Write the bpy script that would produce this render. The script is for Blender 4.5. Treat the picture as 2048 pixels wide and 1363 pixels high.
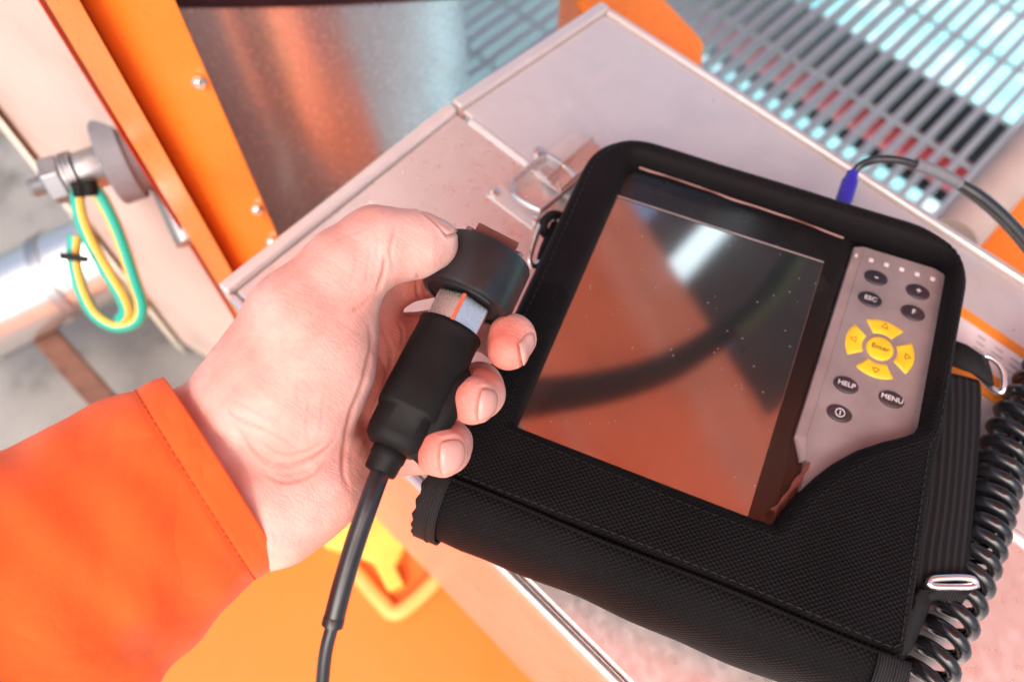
import bpy, bmesh, math, random
import numpy as np
from mathutils import Matrix, Vector
random.seed(4); rng = np.random.default_rng(4)
scn = bpy.context.scene
for o in list(bpy.data.objects): bpy.data.objects.remove(o)
col = scn.collection

# ------------------------------------------------------------------ camera
FPX = 1593.0                                   # focal length in pixels of a 2048 px wide frame (28 mm)
RC = np.array([[0.9256996088, -0.3367323228, 0.1723124401],
               [0.3782247943, 0.8178272964, -0.4337101778],
               [0.0051224186, 0.4666581791, 0.8844229218]])
CC = np.array([-0.03128658, -0.09086209, 0.39784437])
cam_d = bpy.data.cameras.new('camera'); cam = bpy.data.objects.new('camera', cam_d); col.objects.link(cam)
M4 = Matrix.Identity(4)
for i in range(3):
    for j in range(3): M4[i][j] = RC[i, j]
    M4[i][3] = CC[i]
cam.matrix_world = M4
cam_d.sensor_width = 36; cam_d.lens = 28.0; cam_d.clip_start = 0.01; cam_d.clip_end = 500
cam_d.dof.use_dof = True; cam_d.dof.focus_distance = 0.318; cam_d.dof.aperture_fstop = 6.8
scn.camera = cam
# ------------------------------------------------------------------ sky, sun, exposure
SUN_EL, SUN_AZ = 56, 168                       # degrees; azimuth measured clockwise from +Y
w = bpy.data.worlds.new('World'); scn.world = w; w.use_nodes = True
nt = w.node_tree; nt.nodes.clear()
sky = nt.nodes.new('ShaderNodeTexSky'); sky.sky_type = 'NISHITA'; sky.sun_disc = False
sky.sun_elevation = math.radians(SUN_EL); sky.sun_rotation = math.radians(SUN_AZ)
sky.air_density = 1.0; sky.dust_density = 6.0; sky.ozone_density = 0.6
bg = nt.nodes.new('ShaderNodeBackground'); bg.inputs[1].default_value = 0.15
wo = nt.nodes.new('ShaderNodeOutputWorld')
nt.links.new(sky.outputs[0], bg.inputs[0]); nt.links.new(bg.outputs[0], wo.inputs[0])
sd = bpy.data.lights.new('sun', 'SUN'); sd.energy = 2.0; sd.angle = math.radians(60); sd.color = (1, 0.93, 0.86)
sun = bpy.data.objects.new('sun', sd); col.objects.link(sun)
az, el = math.radians(SUN_AZ), math.radians(SUN_EL)
tosun = Vector((math.sin(az) * math.cos(el), math.cos(az) * math.cos(el), math.sin(el)))
sun.rotation_euler = tosun.to_track_quat('Z', 'Y').to_euler(); sun.location = tosun * 5
vs = scn.view_settings
vs.view_transform = 'Standard'; vs.look = 'None'; vs.exposure = 0.82; vs.gamma = 1.0; vs.use_curve_mapping = False
scn.cycles.max_bounces = 8; scn.cycles.transparent_max_bounces = 12

# ------------------------------------------------------------------ helpers
def ray(x, y): return RC @ np.array([(x - 1024) / FPX, -(y - 681.5) / FPX, -1.0])
def U(x, y, d): return CC + d * ray(x, y)                       # a point d metres in front of the camera plane
def G(x, y, z):                                                 # a point on the horizontal plane z
    d = ray(x, y); return CC + (z - CC[2]) / d[2] * d
def unit(v): v = np.asarray(v, float); return v / np.linalg.norm(v)
def frame_of(a):
    a = unit(a); t = np.array([0, 0, 1.0]) if abs(a[2]) < .9 else np.array([1.0, 0, 0])
    u = unit(np.cross(t, a)); return u, np.cross(a, u), a
def spline(P, n=12):
    P = [np.asarray(p, float) for p in P]; Q = [2 * P[0] - P[1]] + P + [2 * P[-1] - P[-2]]; out = []
    for i in range(1, len(Q) - 2):
        for k in range(n):
            t = k / n; a, b, c, d = Q[i - 1:i + 3]
            out.append(.5 * (2 * b + (c - a) * t + (2 * a - 5 * b + 4 * c - d) * t * t + (3 * b - a - 3 * c + d) * t ** 3))
    out.append(P[-1]); return np.array(out)

class MB:
    def __init__(s): s.v = []; s.f = []; s.uv = []
    def add(s, V, Fc, uv=None):
        o = len(s.v); s.v += [tuple(map(float, p)) for p in V]; s.f += [tuple(int(i) + o for i in f) for f in Fc]
        s.uv += [tuple(map(float, q)) for q in (uv if uv is not None else [(p[0], p[1]) for p in V])]
        return s
    def grid(s, A, cu=False, cv=False, uv=None):
        A = np.asarray(A, float); n, m = A.shape[:2]; Fc = []
        for i in range(n if cu else n - 1):
            for j in range(m if cv else m - 1):
                i2, j2 = (i + 1) % n, (j + 1) % m
                Fc.append((i * m + j, i2 * m + j, i2 * m + j2, i * m + j2))
        return s.add(A.reshape(-1, 3), Fc, None if uv is None else np.asarray(uv).reshape(-1, 2))
    def box(s, c, sx, sy, sz, ax=None):
        X, Y, Z = ax if ax is not None else np.eye(3); c = np.asarray(c, float)
        V = [c + X * sx * a / 2 + Y * sy * b / 2 + Z * sz * d / 2 for a in (-1, 1) for b in (-1, 1) for d in (-1, 1)]
        return s.add(V, [(0, 1, 3, 2), (4, 6, 7, 5), (0, 4, 5, 1), (2, 3, 7, 6), (0, 2, 6, 4), (1, 5, 7, 3)])
    def tube(s, P, r, seg=12, closed=False, caps=True, sq=1.0):
        P = np.asarray(P, float); n = len(P); r = np.broadcast_to(np.asarray(r, float), (n,))
        T = np.gradient(P, axis=0) if not closed else np.roll(P, -1, 0) - np.roll(P, 1, 0)
        T /= np.linalg.norm(T, axis=1)[:, None]
        u = frame_of(T[0])[0]; rings = []; uvs = []; L = 0
        for i in range(n):
            u = unit(u - T[i] * (u @ T[i])); v = np.cross(T[i], u)
            if i: L += np.linalg.norm(P[i] - P[i - 1])
            a = np.arange(seg) * 2 * math.pi / seg
            rings.append(P[i] + r[i] * (np.cos(a)[:, None] * u + sq * np.sin(a)[:, None] * v)); uvs.append([(r[i] * t, L) for t in a])
        o = len(s.v); s.grid(rings, cu=closed, cv=True, uv=uvs)
        if caps and not closed:
            s.f.append(tuple(o + j for j in range(seg))[::-1]); s.f.append(tuple(o + (n - 1) * seg + j for j in range(seg)))
        return s
    def lathe(s, base, axis, prof, seg=48, rfun=None, caps=True, u0=None):
        u, v, a = frame_of(axis)
        if u0 is not None: u = unit(np.asarray(u0) - a * (np.asarray(u0) @ a)); v = np.cross(a, u)
        th = np.arange(seg) * 2 * math.pi / seg; rings = []
        for r, h in prof:
            rr = r * (rfun(th, h) if rfun else np.ones(seg))
            rings.append(np.asarray(base) + a * h + rr[:, None] * (np.cos(th)[:, None] * u + np.sin(th)[:, None] * v))
        uvs = [[(r * t, h) for t in th] for r, h in prof]
        o = len(s.v); s.grid(rings, cv=True, uv=uvs); n = len(prof)
        if caps:
            s.f.append(tuple(o + j for j in range(seg))[::-1]); s.f.append(tuple(o + (n - 1) * seg + j for j in range(seg)))
        return s
    def prism(s, poly, z0, z1):
        n = len(poly); V = [(p[0], p[1], z0) for p in poly] + [(p[0], p[1], z1) for p in poly]
        Fc = [tuple(range(n))[::-1], tuple(range(n, 2 * n))] + [(i, (i + 1) % n, n + (i + 1) % n, n + i) for i in range(n)]
        return s.add(V, Fc)
    def build(s, name, mat, parent=None, smooth=True, bevel=0, solid=0, sub=0, ang=40):
        me = bpy.data.meshes.new(name); me.from_pydata(s.v, [], s.f)
        at = me.attributes.new('wuv', 'FLOAT_VECTOR', 'POINT')
        at.data.foreach_set('vector', np.array([(q[0], q[1], 0) for q in s.uv], dtype=np.float32).ravel())
        bm = bmesh.new(); bm.from_mesh(me); bmesh.ops.recalc_face_normals(bm, faces=bm.faces); bm.to_mesh(me); bm.free()
        return finish(name, me, mat, parent, smooth, bevel, solid, sub, ang)
def finish(name, me, mat, parent=None, smooth=True, bevel=0, solid=0, sub=0, ang=40):
    o = bpy.data.objects.new(name, me); col.objects.link(o); me.materials.append(mat)
    if smooth:
        me.shade_smooth()
        try: me.set_sharp_from_angle(angle=math.radians(ang))
        except Exception: pass
    if solid: m = o.modifiers.new('solid', 'SOLIDIFY'); m.thickness = solid; m.offset = 0
    if bevel: m = o.modifiers.new('bevel', 'BEVEL'); m.width = bevel; m.segments = 3; m.limit_method = 'ANGLE'; m.angle_limit = math.radians(35)
    if sub: m = o.modifiers.new('sub', 'SUBSURF'); m.levels = sub; m.render_levels = sub
    if parent is not None: put(o, parent)
    return o
WORLD = {}
def put(o, parent):
    o.parent = parent; m = Matrix.Translation(-Vector(WORLD.get(parent.name, (0, 0, 0)))); o.matrix_parent_inverse = m
    WORLD[o.name] = (0, 0, 0) if parent.name not in WORLD else (0, 0, 0)
def thing(name, label, cat, loc=(0, 0, 0), group=None):
    o = bpy.data.objects.new(name, None); col.objects.link(o); o.location = loc; o.empty_display_size = .02
    WORLD[o.name] = tuple(map(float, loc)); return tag(o, label, cat, group)
def tag(o, label, cat, group=None):
    o['label'] = label; o['category'] = cat
    if group: o['group'] = group
    return o
def structure(o): o['kind'] = 'structure'; return o

# ------------------------------------------------------------------ materials
class NT:
    def __init__(s, name):
        s.m = bpy.data.materials.new(name); s.m.use_nodes = True; s.t = s.m.node_tree; s.n = s.t.nodes; s.b = s.n['Principled BSDF']
    def node(s, typ, **kw):
        n = s.n.new(typ)
        for k, v in kw.items(): setattr(n, k, v)
        return n
    def plug(s, sock, v):
        if hasattr(v, 'is_output'): s.t.links.new(v, sock)
        else: sock.default_value = v
    def math(s, op, a, b=0.0):
        n = s.node('ShaderNodeMath', operation=op); s.plug(n.inputs[0], a); s.plug(n.inputs[1], b); return n.outputs[0]
    def coord(s, attr=None):
        if attr: return s.node('ShaderNodeAttribute', attribute_name=attr).outputs['Vector']
        return s.node('ShaderNodeTexCoord').outputs['Object']
    def noise(s, scale, detail=4, rough=.55, vec=None, dist=0.0):
        n = s.node('ShaderNodeTexNoise'); n.inputs['Scale'].default_value = scale; n.inputs['Detail'].default_value = detail
        n.inputs['Roughness'].default_value = rough; n.inputs['Distortion'].default_value = dist
        s.t.links.new(vec if vec is not None else s.coord(), n.inputs['Vector']); return n.outputs['Fac']
    def vor(s, scale, vec=None, feature='F1'):
        n = s.node('ShaderNodeTexVoronoi', feature=feature); n.inputs['Scale'].default_value = scale
        s.t.links.new(vec if vec is not None else s.coord(), n.inputs['Vector']); return n.outputs['Distance']
    def ramp(s, f, stops):
        n = s.node('ShaderNodeValToRGB'); e = n.color_ramp.elements
        while len(e) < len(stops): e.new(.5)
        for x, (p, c) in zip(e, stops): x.position = p; x.color = (*c, 1) if len(c) == 3 else c
        s.plug(n.inputs[0], f); return n.outputs[0]
    def rampv(s, f, stops): return s.ramp(f, [(p, (v, v, v)) for p, v in stops])
    def mix(s, f, a, b, bt='MIX'):
        n = s.node('ShaderNodeMix', data_type='RGBA', blend_type=bt); s.plug(n.inputs[0], f)
        for k, v in ((6, a), (7, b)): s.plug(n.inputs[k], v if hasattr(v, 'is_output') else (*v, 1))
        return n.outputs[2]
    def sep(s, v): n = s.node('ShaderNodeSeparateXYZ'); s.t.links.new(v, n.inputs[0]); return n.outputs
    def bump(s, h, strength=.3, dist=.001, normal=None):
        n = s.node('ShaderNodeBump'); n.inputs['Strength'].default_value = strength; n.inputs['Distance'].default_value = dist
        s.t.links.new(h, n.inputs['Height'])
        if normal is not None: s.t.links.new(normal, n.inputs['Normal'])
        return n.outputs[0]
    def set(s, **kw):
        al = {'base': 'Base Color', 'rough': 'Roughness', 'metal': 'Metallic', 'spec': 'Specular IOR Level', 'ior': 'IOR', 'normal': 'Normal',
              'coat': 'Coat Weight', 'coatr': 'Coat Roughness', 'sss': 'Subsurface Weight', 'sheen': 'Sheen Weight', 'alpha': 'Alpha'}
        for k, v in kw.items():
            if k == 'base' and not hasattr(v, 'is_output'): v = (*v, 1)
            s.plug(s.b.inputs[al[k]], v)
        return s.m
def paint(name, c, rough=.45, var=.12, scale=18, bump=.15, chips=None):
    t = NT(name); n = t.noise(scale, 5); n2 = t.noise(scale * 9, 3)
    d = tuple(x * (1 - 2.2 * var) for x in c); l = tuple(min(1, x * (1 + .5 * var) + .01) for x in c)
    b = t.ramp(n, [(.3, d), (.5, c), (.75, l)])
    if chips:
        k = t.rampv(t.noise(scale * 2.2, 6, .7), [(.66, 0), (.69, 1)]); b = t.mix(k, b, chips)
    return t.set(base=b, rough=t.rampv(n2, [(.3, rough * .8), (.7, min(1, rough * 1.25))]), normal=t.bump(n2, bump, .0006))
def steel(name, c=(.74, .71, .69), rough=.32, scuff=1.0, specks=True, metal=.93, scale=30):
    t = NT(name); co = t.coord()
    n = t.noise(scale, 6, .65); n2 = t.noise(scale * 6, 4, .6); big = t.noise(7, 3)
    b = t.ramp(n, [(.3, tuple(x * (1 - .08 * min(1, scuff)) for x in c)), (.6, c), (.8, tuple(min(1, x * 1.12) for x in c))])
    sv_ = t.node('ShaderNodeMapping'); sv_.inputs['Scale'].default_value = (3, 60, 60); t.t.links.new(co, sv_.inputs[0])
    scr = t.noise(9, 5, .7, sv_.outputs[0]); b = t.mix(t.rampv(scr, [(.58, 0), (.72, .25 * min(1, scuff))]), b, tuple(min(1, x * 1.15) for x in c))
    r = t.rampv(n2, [(.3, rough * .8), (.75, rough * 1.35)])
    r = t.math('ADD', r, t.math('MULTIPLY', t.math('SUBTRACT', big, .5), .25 * scuff))
    mot = t.rampv(t.noise(13, 7, .72, dist=.8), [(.5, 0), (.66, .5 * min(1, scuff))]); b = t.mix(mot, b, tuple(x * .72 for x in (.80, .78, .77)))
    if specks:
        k = t.rampv(t.math('ADD', t.vor(34), t.math('MULTIPLY', n2, .22)), [(.15, 1), (.20, 0)])
        b = t.mix(k, b, (.93, .92, .91)); r = t.math('SUBTRACT', r, t.math('MULTIPLY', k, .1))
    return t.set(base=b, metal=metal, rough=r, normal=t.bump(n2, .05 * scuff, .0005))
def plastic(name, c, rough=.5, bump=.1, scale=900, spec=.5):
    t = NT(name); n = t.noise(scale, 3); n2 = t.noise(60, 4)
    return t.set(base=t.ramp(n2, [(.3, tuple(x * .85 for x in c)), (.7, tuple(x * 1.15 + .002 for x in c))]), rough=t.rampv(n2, [(.3, rough * .85), (.75, min(1, rough * 1.2))]), spec=spec, normal=t.bump(n, bump, .0002))
def fabric(name, pitch=.00135, lo=(.0022, .0018, .002), hi=(.0085, .0072, .008), diag=False, strength=.8):
    t = NT(name); u, v, _ = t.sep(t.coord('wuv'))
    wob = t.noise(260, 2); 
    uu = t.math('MULTIPLY', t.math('ADD', u, t.math('MULTIPLY', wob, .00035)), math.pi / pitch * 1.0)
    vv = t.math('MULTIPLY', t.math('ADD', v, t.math('MULTIPLY', wob, .00035)), math.pi / pitch * 1.25)
    h = t.math('MULTIPLY', t.math('SINE', uu), t.math('SINE', vv)); h = t.math('ADD', t.math('MULTIPLY', h, .5), .5)
    fib = t.noise(2600, 2); h2 = t.math('ADD', h, t.math('MULTIPLY', fib, .35))
    big = t.noise(22, 4)
    c = t.mix(t.rampv(h, [(.35, 0), (.95, 1)]), lo, hi)  # raised threads lighter: fibre sheen painted into the weave colour
    c = t.mix(t.rampv(big, [(.35, .0), (.75, .35)]), c, tuple(x * 1.4 for x in hi))
    lint = t.rampv(t.vor(330), [(.035, 1), (.06, 0)]); c = t.mix(t.math('MULTIPLY', lint, .5), c, (.12, .11, .11))
    return t.set(base=c, rough=.65, spec=.09, sheen=.01, normal=t.bump(h2, strength, .00045))
def webbing(name, pitch=.0011, c=(.012, .011, .012)):
    t = NT(name); u, v, _ = t.sep(t.coord('wuv'))
    h = t.math('SINE', t.math('MULTIPLY', u, 2 * math.pi / pitch)); f = t.noise(1500, 3)
    h = t.math('ADD', t.math('MULTIPLY', h, .5), t.math('MULTIPLY', f, .5))
    return t.set(base=t.ramp(h, [(.1, tuple(x * .5 for x in c)), (.8, tuple(x * 2 for x in c))]), rough=.75, spec=.25, normal=t.bump(h, .6, .0003))
M = {}
M['fab'] = fabric('black_cordura')
M['fabpad'] = fabric('black_padded_cloth', pitch=.0008, lo=(.0055, .004, .0046), hi=(.012, .0095, .0105), strength=.25)
M['web'] = webbing('black_webbing'); M['elastic'] = webbing('black_elastic', .0028, (.009, .008, .009))
M['thread'] = plastic('black_thread', (.006, .006, .006), .7)
M['rubber'] = plastic('black_rubber', (.0045, .0038, .004), .55, .3, 1200, .2)
M['rubberworn'] = plastic('worn_black_rubber', (.012, .0117, .0135), .36, .4, 500, .55)
M['cableblack'] = plastic('black_cable', (.014, .014, .016), .32, .1, 600, .6)
M['coil'] = plastic('black_coil', (.010, .010, .012), .22, .03, 500, .6)
M['chrome'] = steel('chrome', (.86, .85, .84), .12, .3, False)
M['nutsteel'] = steel('nut_steel', (.74, .73, .72), .30, .4, False, scale=200)
M['steel'] = steel('stainless', (.80, .735, .715), .36, .6, metal=.55)
M['steellid'] = steel('stainless_lid', (.82, .745, .725), .32, .6, metal=.75)
M['steelredrefl'] = steel('stainless_red_reflection', (.84, .60, .55), .3, metal=.7)  # pink base paints in the red that the steel reflects from below
M['tanksteel'] = steel('tank_stainless', (.93, .91, .91), .24, .2, True, metal=.55)
M['zinc'] = steel('zinc_steel', (.36, .36, .38), .42, .8, False)
M['greydisc'] = paint('grey_boss_paint', (.17, .17, .19), .6, .1, 60)
M['orange'] = paint('orange_paint', (.85, .22, .022), .32, .07, 12, .15, None)
M['orangedeep'] = paint('deep_orange_paint', (.78, .12, .012), .35, .1, 14)
M['deck'] = paint('orange_deck_paint', (.86, .165, .014), .5, .025, 3)
M['yellow'] = paint('yellow_paint', (.86, .50, .08), .5, .08, 14)
M['beige'] = paint('beige_paint', (.56, .44, .39), .5, .1, 9)
M['cream'] = paint('cream_paint', (.74, .66, .54), .5, .08, 20)
M['greyfloor'] = paint('grey_floor', (.22, .21, .20), .7, .3, 9)
M['rust'] = paint('rusty_steel', (.13, .055, .035), .7, .3, 40)
M['galv'] = steel('galvanised', (.46, .46, .475), .5, .8, False, metal=.5)
M['darkbeam'] = paint('dark_beam', (.035, .03, .032), .6, .2, 10)
M['purple'] = paint('dark_bar', (.06, .025, .04), .4, .2, 20)
M['redpipe'] = paint('red_pipe', (.60, .05, .06), .4, .1, 10)
M['canopy'] = paint('dark_canopy', (.07, .026, .028), .7, .2, 6)
M['brown'] = plastic('brown_plastic', (.16, .06, .05), .35, .1)
M['paleorange'] = paint('pale_orange_paint', (.85, .36, .09), .5)
M['olive'] = plastic('olive_rubber', (.07, .05, .008), .5)
M['nutreflection'] = paint('orange_reflection', (.7, .12, .05), .5)
M['panel'] = plastic('keypad_grey', (.25, .20, .202), .45, .12, 1500)
M['paneledge'] = plastic('keypad_edge', (.34, .25, .245), .4, .1)
M['btn'] = plastic('dark_button', (.020, .018, .026), .35, .05)
M['ybtn'] = plastic('yellow_button', (.92, .56, .02), .4, .05)
M['white'] = plastic('white_print', (.72, .68, .68), .5, .02)
M['lamp'] = plastic('clear_indicator', (.75, .66, .66), .3, .02)
M['brownprint'] = plastic('brown_print', (.10, .05, .01), .6, .02)
M['bezel'] = plastic('black_bezel', (.006, .005, .005), .25, .02, 800, .5)
M['blue'] = plastic('blue_plug', (.03, .025, .42), .4, .05)
M['wgreen'] = plastic('green_wire', (.01, .40, .30), .4, .05)
M['wyellow'] = plastic('yellow_wire', (.80, .48, .06), .4, .05)
M['brass'] = plastic('brown_yellow_wire', (.55, .27, .05), .4, .05)
M['labelw'] = plastic('white_label', (.70, .62, .64), .4, .03)
M['labelo'] = plastic('orange_label', (.85, .26, .02), .4, .03)
M['print'] = plastic('grey_print', (.45, .39, .40), .6, .02)
t = NT('screen_glass'); n = t.noise(9, 3); sp = t.rampv(t.vor(170), [(.05, .55), (.09, .03)])
M['screen'] = t.set(base=(.012, .006, .006), rough=t.math('MAXIMUM', sp, .06), ior=7.0, spec=.5)
t = NT('clear_vinyl'); tr = t.node('ShaderNodeBsdfTransparent'); gl = t.node('ShaderNodeBsdfGlossy'); lw = t.node('ShaderNodeLayerWeight'); lw.inputs[0].default_value = .5; fac = t.math('ADD', t.math('MULTIPLY', t.math('POWER', lw.outputs['Facing'], 4.0), .6), .05)
gl.inputs['Roughness'].default_value = .14; mx = t.node('ShaderNodeMixShader')
sm = t.bump(t.noise(14, 3), .12, .002); t.t.links.new(sm, gl.inputs['Normal'])
t.t.links.new(fac, mx.inputs[0]); t.t.links.new(tr.outputs[0], mx.inputs[1]); t.t.links.new(gl.outputs[0], mx.inputs[2])
t.t.links.new(mx.outputs[0], t.n['Material Output'].inputs[0]); M['vinyl'] = t.m
t = NT('vinyl_edge_reflection'); M['vinylreflection'] = t.set(base=(.16, .04, .03), rough=.3, ior=1.6)  # clear vinyl edge coloured reddish: an orange reflection put into the base
t = NT('sea_water'); n = t.noise(1.6, 6, .6); 
M['sea'] = t.set(base=t.ramp(n, [(.3, (.22, .66, .72)), (.5, (.38, .80, .85)), (.66, (.85, .94, .95))]), rough=.35, normal=t.bump(n, .4, .2))
t = NT('orange_cloth'); co = t.coord('wuv'); u, v, _ = t.sep(co); n = t.noise(30, 5); n2 = t.noise(9, 4)
tw = t.math('SINE', t.math('MULTIPLY', t.math('ADD', u, v), 2 * math.pi / .0009)); fuzz = t.noise(1500, 2)
b = t.ramp(n2, [(.3, (.82, .10, .014)), (.55, (.88, .125, .020)), (.75, (.92, .155, .03))])
st = t.rampv(t.noise(42, 6, .7, dist=1.2), [(.64, 0), (.70, .6)]); sm_ = t.rampv(t.math('ADD', t.vor(21, vec=co), t.math('MULTIPLY', t.noise(90, 5, .65, vec=co), .34)), [(.26, .55), (.36, 0)]); b = t.mix(sm_, b, (.34, .07, .035))
h = t.math('ADD', t.math('MULTIPLY', tw, .4), fuzz)
M['cloth'] = t.set(base=b, rough=.8, spec=.2, sheen=.15, normal=t.bump(h, .3, .0004, t.bump(t.math('ABSOLUTE', t.math('SUBTRACT', t.noise(17, 3, .5, dist=.6), .5)), .55, .010, t.bump(n, .3, .003))))
M['clothstitch'] = plastic('orange_thread', (.45, .05, .008), .8)
t = NT('skin'); red = t.node('ShaderNodeAttribute', attribute_name='red').outputs['Fac']; n = t.noise(55, 5, .6); n2 = t.noise(240, 3)
b = t.mix(t.rampv(n, [(.32, 0), (.68, 1)]), (.70, .37, .31), (.85, .54, .475)); b = t.mix(red, b, (.72, .135, .09))
b = t.mix(t.rampv(n2, [(.45, 0), (.8, .22)]), b, (.72, .30, .24))
ve = t.rampv(t.vor(520, feature='DISTANCE_TO_EDGE'), [(.0, 0), (.10, 1)]); hm = t.node('ShaderNodeMapping'); hm.inputs['Scale'].default_value = (1, 4.5, 1); hm.inputs['Rotation'].default_value = (0, 0, .5); t.t.links.new(t.coord(), hm.inputs[0])
ln = t.rampv(t.noise(110, 4, .6, hm.outputs[0]), [(.42, 1), (.5, 0), (.58, 1)])
h = t.math('ADD', t.math('ADD', t.math('MULTIPLY', ve, .5), t.math('MULTIPLY', ln, .5)), t.math('MULTIPLY', t.noise(420, 4), .9))
crs = t.node('ShaderNodeAttribute', attribute_name='crease').outputs['Fac']; b = t.mix(t.math('MULTIPLY', crs, .75), b, (.58, .20, .15))  # paints the creases darker, putting their shade into the skin colour
M['skin'] = t.set(base=b, rough=t.rampv(n2, [(.3, .42), (.7, .56)]), spec=.45, sss=.22, normal=t.bump(h, .36, .0005))
M['skin'].node_tree.nodes['Principled BSDF'].inputs['Subsurface Radius'].default_value = (1, .35, .2)
M['skin'].node_tree.nodes['Principled BSDF'].inputs['Subsurface Scale'].default_value = .004
M['orangetop'] = paint('orange_overhead', (.88, .135, .06), .3, .08, 6)
t = NT('fingernail'); M['nail'] = t.set(base=(.70, .36, .315), rough=.24, spec=.5, sss=.15, normal=t.bump(t.noise(500, 2), .05, .0003))
t.b.inputs['Subsurface Scale'].default_value = .003
# ------------------------------------------------------------------ the setting
E2 = np.array([.9265, -.3763, 0]); N2 = np.array([.3763, .9265, 0]); ZU = np.array([0, 0, 1.0])
def B(s, t, z): return E2 * s + N2 * t + ZU * z               # coordinates along the steel box
BAX = (E2, N2, ZU)
FLOOR = -.6
structure(MB().add([(-40, -40, -5), (40, -40, -5), (40, 60, -5), (-40, 60, -5)], [(0, 1, 2, 3)]).build('sea', M['sea']))
def slab(poly, z0, z1): return MB().prism([B(s, t, 0)[:2] for s, t in poly], z0, z1)
structure(slab([(-.44, -1.6), (1.6, -1.6), (1.6, .30), (-.44, .30)], FLOOR - .02, FLOOR).build('deck', M['deck'], smooth=False))
structure(slab([(-2.4, -1.6), (-.445, -1.6), (-.445, .302), (-1.255, .302), (-1.255, 2.4), (-2.4, 2.4)], FLOOR - .03, FLOOR - .012).build('floor', M['greyfloor'], smooth=False))
# open steel grating: every bar and rod is a piece of its own
gr = structure(slab([(-1.25, .306), (1.0, .306), (1.0, .33), (-1.25, .33)], FLOOR - .04, FLOOR - .002).build('grating', M['galv'], smooth=False))
bar_m = MB().box((0, 0, 0), .0105, 1.58, .030, BAX); b0 = bar_m.build('bearing_bar', M['galv'], gr, smooth=False)
rod_m = MB().box((0, 0, 0), 2.25, .004, .005, BAX); r0 = rod_m.build('cross_rod', M['galv'], gr, smooth=False)
for i in range(73):
    o = b0 if i == 0 else b0.copy()
    if i: col.objects.link(o)
    o.location = B(-1.235 + .0305 * i, .33 + .79, FLOOR - .018)
for i in range(12):
    o = r0 if i == 0 else r0.copy()
    if i: col.objects.link(o)
    o.location = B(-.125, .40 + .130 * i, FLOOR - .022)
# steel under the grating
tt = lambda px, py, z: float(N2 @ G(px, py, z)); ss = lambda px, py, z: float(E2 @ G(px, py, z))
ta, tb = tt(1760, 322, -.8), tt(1800, 118, -.8)
bm_ = MB(); bm_.box(B(-.2, (ta + tb) / 2, -.806), 4.4, tb - ta, .012, BAX)
tag(bm_.build('deck_beam', M['darkbeam'], smooth=False, bevel=.004), 'dark steel beam running under the floor grating', 'beam')
rp = MB().tube([B(-1.2, ta - .015, -.72), B(.4, ta - .015, -.72), B(1.6, ta - .015, -.72)], .03, 20)
tag(rp.build('red_pipe', M['redpipe']), 'red pipe seen through the slots of the floor grating', 'pipe')

# orange bracket beyond the box's far corner and orange post by the right edge
poly = [G(x, y, -.06)[:2] for x, y in ((1120, -70), (1320, -20), (1412, 78), (1404, 132), (1330, 130), (1160, 10))]
tag(MB().prism(poly, -.14, -.06).build('bracket', M['orange'], smooth=False, bevel=.006), 'orange steel bracket behind the far corner of the steel box', 'bracket')
poly = [G(x, y, -.16)[:2] for x, y in ((1925, 500), (2048, 372), (2200, 250), (2300, 700), (2100, 700))]
tag(MB().prism(poly, -.30, -.16).build('post_cap', M['orange'], smooth=False, bevel=.006), 'orange steel block under the black cable at the right edge', 'block')
a, b = G(1905, 478, -.13), G(2120, 235, -.13)
tag(MB().tube(spline([a, (a + b) / 2, b], 6), .020, 20).build('guard_pipe', M['beige']), 'short beige pipe beside the orange block on the right', 'pipe')

# rail along the top of the picture
rl = thing('rail', 'dark rail with a yellow end across the top of the picture', 'rail', U(300, -14, .70))
MB().tube(spline([U(x, y, .70) for x, y in ((-200, -16), (60, -13), (235, -10))], 6), .0105, 16).build('yellow_section', M['yellow'], rl)
MB().tube(spline([U(x, y, .70) for x, y in ((235, -10), (450, -9), (700, -15), (1000, -34), (1300, -70))], 6), .0105, 16).build('dark_section', M['purple'], rl)

# stainless tank
cxy = CC[:2]; dl = unit(ray(120, 20)[:2]); dr = unit(ray(931, 60)[:2]); mid = unit(dl + dr); half = math.acos(float(dl @ dr)) / 2
Dc = .86; tc = cxy + mid * Dc; tr_ = Dc * math.sin(half)
tank = thing('steel_tank', 'upright stainless steel tank standing behind the steel box', 'tank', (tc[0], tc[1], FLOOR))
MB().lathe((tc[0], tc[1], FLOOR), (0, 0, 1), [(tr_ * .96, 0), (tr_, .02), (tr_, 1.2), (tr_ * .97, 1.22), (.01, 1.24)], 96).build('shell', M['tanksteel'], tank)
for zz in (.02,):
    MB().lathe((tc[0], tc[1], zz), (0, 0, 1), [(tr_ + .001, -.012), (tr_ + .004, -.010), (tr_ + .004, .010), (tr_ + .001, .012)], 96, caps=False).build('band', M['zinc'], tank)

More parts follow.
